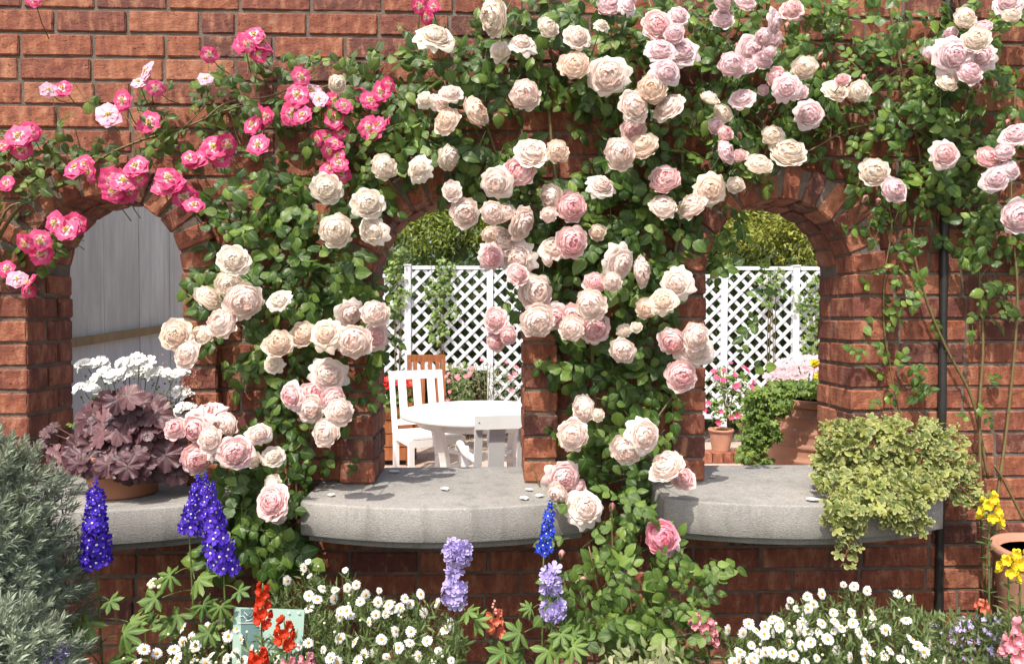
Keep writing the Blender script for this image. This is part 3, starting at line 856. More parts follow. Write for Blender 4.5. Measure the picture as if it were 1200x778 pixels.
# a few bare sprays over the brick at the right, along the hanging shoots
for (x, y) in [(1035,350),(1030,395),(1040,400),(1045,408),(1015,400),(1030,375),(1065,425),(1060,440),(1068,430),(1035,460),(1028,455),(1060,462),(1068,458),(1010,416),(1148,330),(1140,345),(1150,360),(1160,370),(1140,375),(1150,320),(1135,470),(1150,480),(1142,490),(1048,290),(1035,310),(1060,320),(1030,270)]:
    compound(PL['R']['leaf'], P(x, y, -.07), Vector((R_(-1, 1), -.2, R_(-1, .3))), Vector((R_(-.3, .3), -.9, .45)), R_(.024, .032), ROSE, 3)

# ------------------------------------------------------------------ blooms  x,y,r,type
BL = """580,20,21,W 510,44,19,W 586,60,10,W 395,99,10,W 498,118,8,W 514,122,14,B 529,111,12,B 525,143,16,A 556,132,18,A 524,185,15,W 492,198,13,W 450,197,15,W
383,221,16,W 431,239,18,W 530,224,12,B 544,249,17,B 577,250,15,B 582,214,17,B 715,8,16,L 736,-2,11,L 642,33,13,W 676,45,16,B 612,52,14,B 673,78,18,A 713,89,21,B 615,112,18,B
770,31,17,K 795,20,13,L 774,60,15,L 798,61,17,L 780,85,15,L 764,106,18,A 742,126,19,B 784,127,18,B 742,152,13,K 726,180,19,B 754,172,18,A 623,180,19,B 653,179,14,A 609,202,20,K 704,218,14,B
779,212,19,K 777,244,17,B 812,243,18,B 832,222,17,A 647,231,16,B 669,243,18,K 643,252,10,B 611,262,18,B 845,24,15,L 872,4,14,L 845,2,13,L 857,77,16,L 881,60,16,L 893,72,12,L 874,79,12,L 896,43,11,L
831,117,13,W 846,134,11,W 870,117,13,L 894,106,7,L 849,157,10,K 849,179,15,L 866,184,10,K 861,217,10,W 889,194,16,W 928,13,13,K 907,27,14,L 903,45,12,L 902,62,8,L
910,91,13,K 922,104,14,L 936,109,11,L 943,80,14,W 978,107,15,W 1006,108,14,W 987,95,8,K 948,134,15,L 905,160,13,W 923,180,20,W 1130,23,14,W 1152,33,10,L 1114,40,8,L 1144,47,15,W 1117,65,20,L 1147,68,16,L 1134,87,15,L
1089,63,9,L 1109,98,13,W 1182,3,14,L 1184,20,11,W 1107,181,14,K 1157,185,14,K 1176,179,11,L 1167,209,14,L 1184,200,10,L 1190,158,14,L 1193,255,19,L 1024,202,17,W 1046,223,15,L
274,305,17,W 244,350,16,W 269,334,15,W 286,352,22,B 262,380,20,B 207,392,17,A 237,394,14,W 221,415,17,B 242,486,17,K 207,503,14,K 231,502,18,K 269,496,16,B 247,515,15,B 231,538,18,K 256,528,14,B 276,530,19,K 296,538,10,W 320,588,19,K 320,566,10,W 327,606,9,B 320,535,12,W
394,270,19,W 437,271,16,W 327,352,13,W 410,367,15,B 439,368,17,B 415,400,20,B 440,395,14,K 327,403,16,A 355,392,15,A 383,391,16,A 320,427,10,W 384,439,18,B 342,464,14,K 367,462,15,K 389,468,16,K 364,479,16,B 397,483,18,B 383,507,17,B 303,509,12,B
587,283,18,B 576,302,14,K 607,303,18,B 581,375,14,K 580,400,12,K 596,393,11,K 606,322,14,K 670,284,18,K 648,291,14,B 700,273,10,A 627,342,21,B 725,310,18,B 750,318,18,B 717,330,12,B 697,332,14,K 692,357,18,B 649,370,15,K 629,376,20,B 671,368,12,K 670,385,15,B 697,385,17,K
793,331,16,B 777,353,14,A 757,362,13,A 731,388,9,W 746,384,7,W 729,410,16,B 788,399,16,K 814,394,17,B 814,410,18,B 797,440,18,K 685,479,17,B 701,486,8,W 672,510,19,B 754,510,18,B 734,526,18,B 782,547,20,B 800,561,14,K 660,560,17,K 654,577,14,B 675,573,13,K 685,596,20,B
592,250,12,B 573,275,10,A 640,305,9,B 735,8,10,L 790,40,12,L 838,148,9,L 705,30,8,W"""
KEEP = set()
MG = """39,0,8 245,64,9 241,93,8p 57,106,8p 74,104,10 172,84,11p 163,97,9p 182,104,9 144,118,11 127,135,13p 175,144,13 285,50,12 298,42,12 306,52,12 303,64,9 22,160,13 35,155,11 25,175,12 3,171,7 8,215,9 90,197,14 105,201,12 160,195,13 164,209,9
132,210,14 144,212,13 132,224,12 149,227,12 230,187,13 250,173,13 266,170,12 259,186,11 197,209,13 192,219,12 206,217,11 217,231,13 227,240,10 65,262,12 79,270,13 89,262,12 30,285,12 47,282,12 48,297,12 8,315,9 20,327,9p 35,332,12 34,340,9
492,7,9 500,20,9 508,8,7 353,90,10 348,112,13 365,108,12p 375,117,9p 343,134,13 355,135,11 360,122,10 305,138,13 296,147,11 303,170,12 393,118,11 403,124,9 393,139,12 382,163,11 392,168,10 372,163,9 385,177,9 395,184,10 400,155,9 387,197,11 400,204,11 397,192,10
434,118,11 447,108,11 455,100,9 432,150,12 443,147,10 452,142,8 422,110,7 438,158,9 290,52,9 312,136,9 140,220,11 100,192,9 222,185,9"""
BUDS_L = "867,160 966,79 1012,93 863,57 922,33 1013,234 1029,238 1056,237 1139,102 1146,104 1166,101 717,594 1180,145 960,67 1040,205 900,100 880,50 1188,195 853,160".split()
INFO = {
 'M': ('climbing_rose', 'climbing rose with open magenta blooms arching over the left arch', 'leaf_pink'),
 'L': ('climbing_rose', 'climbing rose with cream blooms rising between the left and middle arches', 'leaf_c'),
 'C': ('climbing_rose', 'large climbing rose full of blush blooms between the middle and right arches', 'leaf_c'),
 'R': ('climbing_rose', 'small leaved climbing rose with lilac pink blooms covering the wall at the right', 'leaf_r')}
roots = {'M': (-40,600), 'L': (325,700), 'C': (715,740), 'R': (1165,740)}
plants = {}
for k, (nm, lb, lm) in INFO.items():
    x, y = roots[k]; p = P(x, y, -.06); plants[k] = thing(nm, lb, 'climbing rose', (p.x, p.y, .04), 'climbing roses trained on the brick wall')
def bloom_dir(px, py):
    if U_() < .22: return Vector((R_(-1.1, 1.0), -.75, R_(-.45, 1.0))).normalized()
    return Vector((R_(-.5, .4)+(600-px)/2600, -1, R_(-.2, .65))).normalized()
def pedicel(k, p, d, s):
    b = PL[k]['stem']
    a = p-d*s*.35; e = Vector((p.x+R_(-.03, .03), max(-.05, p.y+.06) if p.y > -.11 else -.06, p.z+R_(-.08, -.01)))
    mid = (a+e)/2+Vector((0, .0, -.01)); b.tube([a, mid, e], .0016, 5, 1)
    calyx(b, p, d, s, 1)
done = []
for tok in BL.split():
    x, y, r, t = tok.split(','); x, y, r = float(x), float(y), float(r)
    k = 'R' if (x >= 838 or (t == 'L' and x > 760)) else ('L' if (x < 470 and y > 140) else 'C')
    Y = -.165-R_(0, .075)-.0012*r
    if any(abs(x-a)+abs(y-b_) < 34 and abs(Y-c) < .025 for a, b_, c in done): Y -= .03
    done.append((x, y, Y))
    if y > 480 and k != 'R': Y -= .07
    p = P(x, y, Y); s = r*S(Y)*1.0; d = bloom_dir(x, y)
    q = d.to_track_quat('Z', 'Y') @ Matrix.Rotation(R_(0, 6.28), 3, 'Z').to_quaternion()
    me = random.choice(ROSES[t] if r > 11 else ROSES[t][2:])
    place(me, 'rose_bloom', plants[k], p, q, (s*R_(.95, 1.08), s*R_(.92, 1.05), s*R_(.9, 1.15)))
    pedicel(k, p, d, s)
for tok in MG.split():
    pale = tok.endswith('p'); x, y, r = map(float, tok.rstrip('p').split(','))
    Y = -.11-R_(0, .06); p = P(x, y, Y); s = r*S(Y)*1.16; d = bloom_dir(x, y)
    q = d.to_track_quat('Z', 'Y') @ Matrix.Rotation(R_(0, 6.28), 3, 'Z').to_quaternion()
    place(random.choice(MAGP if pale else MAG), 'rose_bloom', plants['M'], p, q, s)
    pedicel('M', p, d, s*.7)
bud_me = Batch(); bud_me.blob((0,0,.3), 1, 0, (.75,.75,1.1), seg=10, rings=8)
for i in range(5):
    a = i*2*pi/5; bud_me.add(LANCE[0], frame((math.cos(a)*.5, math.sin(a)*.5, 1), (math.cos(a), math.sin(a), -.3), 1.7), (math.cos(a)*.5, math.sin(a)*.5, -.5), 1)
bud_me.blob((0,0,-.8), .5, 1)
bud_me = bud_me.mesh('rose_bud', [M['budpink'], M['stem']])
for tok in BUDS_L:
    x, y = map(float, tok.split(',')); Y = -.14; p = P(x, y, Y); d = Vector((R_(-.5,.5), -.4, .9))
    k = 'C' if x < 800 else 'R'
    place(bud_me, 'rose_bud', plants[k], p, d.to_track_quat('Z', 'Y'), R_(.009, .012))
    PL[k]['stem'].tube([p, p+Vector((0, .03, -.05)), p+Vector((R_(-.02, .02), .06, -.09))], .0012, 5, 1)
for k in 'MLCR':
    PL[k]['leaf'].build('foliage', [M[INFO[k][2]], M['stem']], plants[k])
    PL[k]['stem'].build('stems', [M['cane'], M['stem']], plants[k])

# ------------------------------------------------------------------ plants in the bed
def bush(name, label, cat, root_px, root_Y, group=None):
    p = P(root_px, 700, root_Y); return thing(name, label, cat, (p.x, root_Y, .045), group)
# rose bush with one hot pink bloom
rb = bush('rose_bush', 'low leafy rose bush with one bright pink bloom in front of the wall', 'rose bush', 735, -.42)
lf, stm = Batch(), Batch()
def rbd(x, y):
    e = 0
    for cx, cy, rx, ry, w_ in ((745,730,95,75,1), (690,690,50,48,.8), (800,675,42,40,.8), (720,620,50,42,.5), (770,680,60,50,.8), (665,650,24,26,.35), (835,672,14,12,.6), (690,600,22,16,.4)):
        q = ((x-cx)/rx)**2+((y-cy)/ry)**2
        if q < 1: e = max(e, w_*(1-q**2*.5))
    return e
for y in range(560, 830, 8):
    for x in range(630, 860, 8):
        if U_() < rbd(x, y)*.42:
            Yd = -.30-.16*U_()-(.12*U_() if y > 660 else 0)
            s = R_(.027, .043); ang = R_(0, 6.28); d2 = Vector((math.cos(ang), -.2, math.sin(ang)))
            compound(lf, P(x+R_(-5,5), y+R_(-5,5), Yd), d2, Vector((R_(-.5,.5), -.55, .85)), s, ROSE, 5 if U_() < .6 else 3)
base = rb.location
for x, y in ((774,640),(717,600),(690,640),(830,670),(655,660),(745,680),(800,690),(700,700),(683,680),(735,650)):
    e = P(x, y, -.38); mid = (base+e)/2+Vector((R_(-.04,.04), R_(-.03,.03), .04))
    stm.tube(smooth_path([base, mid, e], 6), (.006, .002), 6)
lf.build('foliage', [M['leaf_bush'], M['stem']], rb); stm.build('stems', [M['cane']], rb)
for x, y, r, t in ((774,629,18,'S'), (785,641,10,'L')):
    p = P(x, y, -.42+(.04 if t == 'L' else 0)); q = Vector((.1, -1, .25)).to_track_quat('Z', 'Y'); place(ROSES[t][2 if t == 'S' else 1], 'rose_bloom', rb, p, q, r*S(-.42)*1.08)
for x, y in ((717,595),(658,650),(692,675),(683,681)):
    place(bud_me, 'rose_bud', rb, P(x, y, -.43), Vector((.1, -.3, 1)).to_track_quat('Z', 'Y'), .011)

# daisies
D1 = """182,418 168,440 187,468 110,485 312,448 185,537 233,512 278,518 275,550 320,512 352,500 432,520 385,535 365,558 185,583 215,550 428,560 293,612 318,590 420,605 465,570 480,585 505,580 523,548 540,568 578,532 633,562 590,598 685,633 665,655 490,662 543,663 540,703 600,695 295,688 345,700 183,703 148,718 235,728 260,755 380,745 415,740 457,753 355,768 285,772 685,765 70,760 620,770 455,600 395,630 330,605 300,590 500,720 640,730 570,750 440,690"""
D0 = """640,650 728,650 780,632 830,655 800,680 845,690 610,725 685,715 505,725 550,740 620,758 675,765 822,737 880,722 475,775 893,760 670,685 740,745 790,760 850,765 720,775 590,778 640,700"""
D3 = """190,532 138,540 265,500 302,505 348,520 455,530 498,548 78,555 100,583 160,567 70,575 140,583 15,620 45,628 130,605 190,635 228,597 120,633 235,628 255,650 228,662 110,663 140,665 295,597 298,632 365,597 367,615 362,640 310,650 485,623 412,658 320,668 20,670 75,672 180,670 210,690 150,700 40,650 75,705 340,695 345,722 340,745 365,738 525,713 570,710 548,735 430,730 408,750 480,735 465,758 242,730 290,755 170,757 15,735 120,715 50,740 90,748 505,690 345,772 500,770 130,770 620,768"""
D2 = """830,635 858,660 888,645 885,672 810,670 882,700 865,740 840,712 800,735 795,765 835,770 758,658 890,735 850,755 780,775"""
def daisies(name, label, root, heads, area, nleaf):
    p0 = P(root, 700, -.5); t = thing(name, label, 'daisies', (p0.x, -.5, .045), 'white daisy plants in the flower bed')
    st, lf = Batch(), Batch()
    for x, y in heads:
        f = min(1, max(0, (y-660)/120)); Y = -.36-.38*f+R_(-.04, .03)
        p = P(x, y, Y); d = Vector((R_(-.8, .8), -.75+R_(-.4, .5), .6+R_(-.6, .5))).normalized()
        q = d.to_track_quat('Z', 'Y') @ Matrix.Rotation(R_(0, 6.28), 3, 'Z').to_quaternion()
        place(random.choice(DAISY), 'daisy_flower', t, p, q, (R_(.0125, .0155)*R_(.9,1.05), R_(.0115, .0150), .014) if U_() < .85 else .0095)
        e = Vector((p.x*.6+p0.x*.4+R_(-.03, .03), Y*.6-.2+.0, p.z*.45)); m1 = p+Vector((R_(-.01, .01), .02, -.07))
        st.tube(smooth_path([p-d*.003, m1, e], 4), .0011, 4)
        for _ in range(7):
            u = U_(); q = m1.lerp(e, u*.6) if U_() < .6 else p.lerp(m1, R_(.5, 1)); lf.add(random.choice(NARROW), frame(rv(1)+Vector((0,-.2,.5)), rv(1), R_(.012, .026), 1.2), tuple(q))
    n = 0
    while n < nleaf:
        x, y = R_(area[0], area[1]), R_(area[2], 900); n += 1
        top = min((abs(x-hx)*.9+hy) for hx, hy in heads)
        if y < top+8: continue
        f = min(1.6, max(0, (y-660)/120)); Y = -.32-.38*f+R_(-.03, .2)
        c = P(x, y, Y); ax = Vector((R_(-.5,.5), R_(-.6,.2), 1)).normalized()
        for j in range(7):
            lf.add(random.choice(NARROW), frame(ax*.7+rv(.7), rv(1), R_(.015, .032), 1.3), tuple(c+ax*R_(-.02, .02)))
    for _ in range(26):
        x, y = random.choice(heads); f = min(1, max(0, (y-660)/120)); p = P(x+R_(-18, 18), y+R_(-10, 20), -.40-.36*f); st.blob(p, .0034, 1, seg=6, rings=4); st.tube([p, p+Vector((R_(-.01,.01), .02, -.05))], .0009, 4)
    lf.build('foliage', [M['leaf_feather']], t); st.build('stems', [M['stem'], M['budcream']], t); return t
pr = lambda s, ox: [(ox+float(a.split(',')[0])/2.993, 518+float(a.split(',')[1])/2.993) for a in s.split()]
daisies('daisy_plant', 'white daisies at the lower left around the deep blue delphiniums', 250, pr(D0, 0), (140, 310, 700), 700)
daisies('daisy_plant', 'broad clump of white daisies below the middle stone sill', 430, pr(D1, 300), (300, 545, 665), 1900)
daisies('daisy_plant', 'dense mound of white daisies below the right stone sill', 960, pr(D3, 900)+pr(D2, 600), (850, 1110, 690), 2000)

# delphiniums and larkspur: main spike as florets round a tapering core
def spike(t, pts, r0, r1, tm, mats, fs, n, name='flower_spike'):
    b = Batch(); path = smooth_path(pts, 8); m = len(path)-1
    b.tube(path, .0022, 5, 2)
    for i in range(n):
        u = (i+.5)/n; a = i*2.4; q = path[int(u*m)]; r = r0+(r1-r0)*u**1.5
        o = Vector((math.cos(a), math.sin(a), R_(-.1, .25))).normalized()
        nn = o+rv(.25); s = fs*(1-.5*u**2)*R_(.7, 1.15)
        fr = frame(nn.orthogonal(), nn, s); Q = np.stack([fr[:, 0], fr[:, 1], fr[:, 2]], 1)
        b.add(random.choice(tm), Q, tuple(q+o*r*R_(.6, 1.25)+rv(.002)))
    for i in range(9):
        a = i*2.4; b.blob(path[-1]+Vector((math.cos(a)*.004, math.sin(a)*.004, .002+.0028*i)), .0042-.0003*i, 0, seg=6, rings=4)
    return b.build(name, mats, t)
def stem_leaves(t, x, Y, spots, top_py, leafm, tm, size):
    st, lf = Batch(), Batch(); r0 = t.location
    top = P(x, top_py, Y); pth = smooth_path([r0, (r0+top)/2+Vector((R_(-.02,.02), 0, 0)), top], 8); st.tube(pth, (.004, .002), 6)
    for (lx, ly, k) in spots:
        e = P(lx, ly, Y-R_(-.02, .06)); q = min(pth, key=lambda v: abs(v.z-(e.z-.02))+0*v.x)
        st.tube(smooth_path([q, (q+e)/2+Vector((0,0,.004)), e], 4), .0013, 4)
        ax = Vector((e.x-q.x, -.02, R_(-.03, .02))).normalized()+rv(.3)
        lf.add(random.choice(tm), frame(ax, Vector((R_(-.4,.4), -.7, .7)), size*k*1.45), tuple(e-ax*size*.3))
    if not lf.empty(): lf.build('leaves', [leafm], t)
    st.build('stem', [M['stem']], t)
M['eyew'] = plain('floret eye', (.75,.74,.70), .7)
def delph(label, x, top, bot, xt, r_px, Y, mats, tm, fs, n, leaves, lsize=.05, r1k=.55):
    p = P(x, 700, Y); t = thing('delphinium', label, 'delphinium', (p.x, Y, .045), 'delphiniums in the flower bed')
    pts = [P(x, bot, Y), P((x+xt)/2, (top+bot)/2, Y), P(xt, top, Y)]; r = r_px*S(Y)
    spike(t, pts, r*.85, r*r1k*.7, tm, mats, fs, n)
    stem_leaves(t, x, Y, leaves, bot+5, M['leaf_palm'], PALM, lsize); return t
dm = [M['delph'], M['eyew'], M['stem']]
delph('deep violet blue delphinium spike standing alone beside the silver shrub', 113, 572, 658, 112, 16, -.62, dm, FLOR, .0165, 95,
      [(128,703,.7),(95,735,1),(110,722,1.1),(135,745,1.1),(100,760,1.2),(140,765,1),(120,775,1.3),(85,775,1), (150,728,.8)], .055)
delph('deep violet blue delphinium, shorter and left of the pair before the left sill', 222, 566, 622, 232, 11, -.56, dm, FLOR, .0155, 55,
      [(205,672,.9),(228,678,1),(215,712,1.2),(190,700,.9),(235,705,.9),(205,730,1),(240,735,1)], .055)
delph('deep violet blue leaning delphinium, taller and right of the pair before the left sill', 262, 565, 665, 241, 15, -.60, dm, FLOR, .0165, 95,
      [(258,705,.9),(280,692,.7),(270,720,.9),(252,740,1)], .05)
delph('slim bright blue larkspur spike in front of the middle sill end', 637, 596, 645, 645, 8, -.55, [M['delph_blue'], M['eyew'], M['stem']], FLOR, .0145, 34,
      [(625,712,.7),(640,725,.6),(660,730,.7),(615,740,1.2),(640,750,1.3),(600,760,1.3),(622,770,1.3),(668,745,.8), (590,775,1.2)], .05, .8)
def lilac(label, x, blobs, Y, leaves):
    p = P(x, 700, Y); t = thing('lilac_delphinium', label, 'delphinium', (p.x, Y, .045), 'pale lilac delphiniums in the flower bed')
    for (bx, by, rx, ry) in blobs:
        b = Batch(); c = P(bx, by, Y)
        n = int(24*rx*ry/200)+7
        for i in range(n):
            o = Vector((R_(-1,1), R_(-1.2,.2), R_(-1,1))).normalized(); k = R_(.35, 1.05)
            q = c+Vector((o.x*rx*S(Y), o.y*rx*S(Y)*.7, o.z*ry*S(Y)))*k
            fr = frame(o.orthogonal()+rv(.5), o+rv(.5)+Vector((0,-.3,0)), R_(.012, .019)); b.add(random.choice(FLORD+FLOR), fr, tuple(q))
        for i in range(6):
            a = Vector((R_(-1,1)*rx*S(Y)*.5, 0, R_(-1,1)*ry*S(Y)))
            b.tube([c+Vector((0,0,a.z*.6)), c+a], .0009, 4, 2)
        b.build('flower_cluster', [M['lilac'], M['eyew'], M['stem']], t)
    stem_leaves(t, x, Y, leaves, blobs[0][1], M['leaf_palm'], PALM, .05)
lilac('pale lilac delphinium below the blue larkspur spike', 648, [(645,680,12,17),(649,713,13,15)], -.57, [(655,735,1),(665,755,1),(650,765,1.1)])
lilac('pale lilac delphinium in front of the middle stone sill', 535, [(535,648,16,16),(534,672,8,7),(533,695,14,18)], -.52, [(545,715,.9),(552,730,1),(540,745,1)])
lilac('pale lilac flower low at the foot of the silver shrub', 68, [(70,766,13,12)], -.8, [])

# snapdragons
def lip_t(seed):
    return floret_t(5, .55, .75, .0, False, True, seed)
LIP = [lip_t(21), lip_t(22), lip_t(23)]
def snap(label, x, clusters, Y, pm, leafy=14, stem_top=None, buds=False, xb=None):
    p = P(xb or x, 700, Y); t = thing('snapdragon', label, 'snapdragon', (p.x, Y, .045), 'snapdragons in the flower bed')
    st, lf = Batch(), Batch(); tops = []
    for (cx, y0, y1, r) in clusters:
        b = Batch(); n = max(9, int((y1-y0)/2.5))
        for i in range(n):
            u = (i+.5)/n; a = i*2.4-.6; o = Vector((math.cos(a), math.sin(a)-.35, .15)).normalized()
            q = P(cx, y1+(y0-y1)*u, Y)+o*r*S(Y)*(.75-.35*u); fr = frame(o.orthogonal(), o, R_(.015, .019)*(1-.3*u)*(r/13)); b.add(random.choice(LIP), fr, tuple(q))
        b.build('flower_spike', [M[pm]], t); tops.append((cx, y0, y1))
    for (cx, y0, y1) in tops:
        a = P(cx, y0-(14 if buds else 2), Y); pth = smooth_path([p_ for p_ in (t.location+Vector((R_(-.01,.01),0,0)), P(cx+R_(-2,2), y1+50, Y), a)], 8)
        st.tube(pth, (.0032, .0015), 5)
        if buds:
            for j in range(5): st.blob(P(cx+R_(-3,3), y0-12+j*3.5, Y-.004), .0045-.0004*(4-j), 1, seg=6, rings=4)
        for j in range(leafy*2):
            q = random.choice(pth[2:-2]); 
            if q.z > P(cx, y1+2, Y).z: q = P(cx+R_(-3,3), y1+R_(5, 60), Y)
            an = R_(0, 6.28); lf.add(random.choice(LANCE), frame(Vector((math.cos(an), math.sin(an), .7)), Vector((0,-.3,1)), R_(.018, .034)), tuple(q))
    if not lf.empty(): lf.build('leaves', [M['leaf_snap']], t)
    st.build('stem', [M['stem'], M['budpink']], t)
snap('orange red snapdragon with a tall spike and a lower one before the green sign', 312, [(308,685,730,9),(333,728,753,11)], -.74, 'red', 16)
snap('orange red snapdragon flowers low below the sign between daisies', 300, [(303,762,782,11)], -.78, 'red', 8)
snap('salmon red snapdragon with a budded tip below the middle sill', 579, [(579,716,740,12)], -.5, 'salmon', 22, buds=True)
snap('small dark red snapdragon low beside the salmon one', 590, [(590,760,776,9)], -.5, 'red', 14)
snap('pink snapdragon with three flowers right of the rose bush', 822, [(815,720,736,9),(831,724,752,10),(829,736,750,9)], -.5, 'pinkp', 10)
snap('tall yellow snapdragon right of the ivy and the right sill', 1163, [(1160,580,612,12)], -.5, 'yellowp', 22, xb=1170)
snap('yellow snapdragon in front of the terracotta pot at the right edge', 1188, [(1181,653,676,11),(1193,646,664,11)], -.62, 'yellowp', 16)
snap('bright pink snapdragon at the lower right corner', 1193, [(1188,745,775,13),(1198,732,770,13)], -.72, 'pinkp', 16)
snap('single coral snapdragon bud above the small lilac flowers', 1151, [(1151,704,716,8)], -.5, 'salmon', 8)
snap('pink snapdragon flowers among daisies at the bottom left of the middle clump', 345, [(338,772,790,9),(359,766,790,9)], -.8, 'pinkp', 8)
snap('pale pink snapdragon tips low between delphinium leaves and rose bush', 660, [(655,772,788,7),(672,770,786,6)], -.6, 'pinkp', 8)

# cream budded flower head by the delphiniums
t = bush('yarrow', 'small cream flower head on a thin stem left of the delphinium pair', 'flower', 180, -.55)
b, st = Batch(), Batch()
for i in range(16): b.blob(P(180+R_(-10,10), 683+R_(-6,6), -.55+R_(-.01,.01)), R_(.0045,.0065), 0, seg=7, rings=5)
b.build('flower_head', [M['budcream']], t)
st.tube(smooth_path([t.location, P(170,730,-.55), P(180,688,-.55)], 6), .0018, 5)
for x, y in ((172,730),(160,735),(185,725),(178,715)): st.add(random.choice(PALM), frame(Vector((R_(-1,1),-.2,.3)), Vector((0,-.7,.7)), .04), tuple(P(x,y,-.55)))
st.build('stem', [M['leaf_palm']], t)

# low lilac flowered ground plant at the right
t = bush('lobelia', 'low trailing plant with tiny pale lilac flowers at the lower right', 'flowers', 1130, -.45)
fl, lf = Batch(), Batch()
for i in range(120):
    x, y = R_(1085, 1200), R_(718, 775)
    if y < 722+abs(x-1150)*.12: continue
    p = P(x, y, -.42-R_(0,.12)); o = Vector((R_(-.5,.5), -.8, .6)); fl.add(random.choice(FLOR), frame(o.orthogonal(), o, R_(.005,.0085)), tuple(p))
for i in range(2400):
    x, y = R_(1080, 1215), R_(722, 860); lf.add(random.choice(NARROW), frame(rv(1)+Vector((0,0,.8)), rv(1), R_(.018, .035), 1.6), tuple(P(x, y, -.36-R_(0,.22))))
lf.build('foliage', [M['leaf_feather']], t); tag(fl.build('tiny_flowers', [M['lilac'], M['eyew']], t), kind='stuff')
# leafy filler at the foot of the wall: variegated plant right of bush
t = bush('variegated_shrub', 'small cream and green leaved shrub below the rose bush', 'shrub', 735, -.6)
lf, st = Batch(), Batch()
for i in range(230):
    a = R_(0, 1); x, y = R_(705, 800), 762+abs(R_(-1,1))*70
    lf.add(random.choice(LANCE), frame(rv(1)+Vector((0,-.1,.8)), Vector((R_(-.6,.6),-.6,.7)), R_(.02,.034), 1.3), tuple(P(x, y+R_(-8,8), -.55-R_(0,.14))))
for i in range(8): st.tube([t.location, P(R_(715,850), R_(770,800), -.6)], .002, 5)
M['leaf_var'] = leaf_mat('variegated leaf', (.12,.16,.05), (.24,.28,.12), (.46,.46,.28), vein=0)
lf.build('foliage', [M['leaf_var']], t); st.build('stems', [M['stem']], t)

# green sign plate
sg = thing('plant_sign', 'pale green plant sign with white line drawing behind the red snapdragons', 'sign', tuple(P(312,740,-.6)))
a, c2, c3, c4 = P(274,711,-.60), P(357,714,-.60), P(352,800,-.66), P(271,800,-.66)
nrm = (c2-a).cross(c4-a).normalized();  nrm = nrm if nrm.y < 0 else -nrm
def quad_plate(b, q, th, off, mi=0):
    f = [p+nrm*off for p in q]; k = [p+nrm*(off-th) for p in q]
    b.raw([tuple(p) for p in f+k], [(0,3,2,1),(4,5,6,7),(0,1,5,4),(1,2,6,5),(2,3,7,6),(3,0,4,7)], None, mi)
b = Batch(); quad_plate(b, [a, c2, c3, c4], .003, 0); b.build('plate', [M['sign']], sg, smooth=False)
uvp = lambda u, v: a+(c2-a)*u+(c4-a)*v
b = Batch(); quad_plate(b, [uvp(.10,.02), uvp(.37,.02), uvp(.35,.7), uvp(.13,.7)], .001, .0015); b.build('picture_panel', [M['sign_teal']], sg, smooth=False)
Lz = lambda zx, zy: P(260+zx/7.2, 670+zy/7.2, -.603-.0007*max(0, zy/7.2-42))
for pl in ([(150,372),(185,370),(222,412),(262,392),(292,338),(262,350),(240,378),(215,362),(192,332),(200,378)], [(130,430),(240,428),(300,430)], [(200,412),(245,405)]):
    b = Batch(); b.tube([Lz(*q)+nrm*.002 for q in pl], .0007, 4); b.build('line_drawing', [M['sign_white']], sg)
for q, sc_ in (((648,345), (1,.2,.6)), ((565,345), (.7,.2,.7))):
    b = Batch(); b.blob(Lz(*q)+nrm*.002, .0045, 0, sc_); b.build('pale_mark', [M['sign_white']], sg)
b = Batch(); m1 = (c3+c4)/2; b.tube([m1+Vector((0,.006,.05)), Vector((m1.x, m1.y+.01, .0))], .004, 6); b.build('stake', [M['black']], sg)

# silver shrub
ss = thing('silver_shrub', 'rounded silver grey shrub with feathery leaves at the lower left corner', 'shrub', (P(-20,760,-.75).x, -.75, .045))
lf, st = Batch(), Batch(); cen = P(-30, 725, -.72); rx, ry, rz = 104*S(-.72), .32, 208*S(-.72)
core = Batch()
for (cq, a1, a2, a3, num) in ((cen, rx, ry, rz, 2100), (P(-6,800,-.96), .14, .14, .15, 420)):
    if num > 500: core.blob(cq, .72, 0, (a1, a2, a3), None, 24, 16)
    n = 0
    while n < num:
        o = rv(1)
        if o.length > 1 or o.y > .45: continue
        o.normalize(); n += 1
        lump = 1+.05*math.sin(o.x*9+o.z*7)+.04*math.sin(o.z*15+o.y*8)
        q = cq+Vector((o.x*a1, o.y*a2, o.z*a3*(1.7 if o.z < 0 else 1)))*lump*R_(.80, 1.0)
        if q.z < .06: continue
        ax = (Vector((o.x/a1, o.y/a2, o.z/a3)).normalized()+Vector((0, -.05, .35))+rv(.22)).normalized(); s = R_(.85, 1.2)
        for j in range(24):
            u = j/24; an = j*2.4; side = Matrix.Rotation(an, 3, ax)@ax.orthogonal().normalized()
            lf.add(random.choice(NARROW), frame(side*(1.05-.75*u)+ax*(.35+u*.8), ax-side*.3, R_(.018, .027)*s*(1-.3*u), 1.25), tuple(q+ax*(-.02+.034*u)*s))
core.build('inner_foliage', [M['leaf_silver']], ss)
lf.build('foliage', [M['leaf_silver']], ss)
for i in range(14):
    o = rv(1); st.tube(smooth_path([ss.location, ss.location.lerp(cen, .6)+rv(.05), cen+Vector((o.x*rx, o.y*ry*.8, abs(o.z)*rz))*.7], 5), (.008, .003), 6)
st.build('stems', [M['cane']], ss)

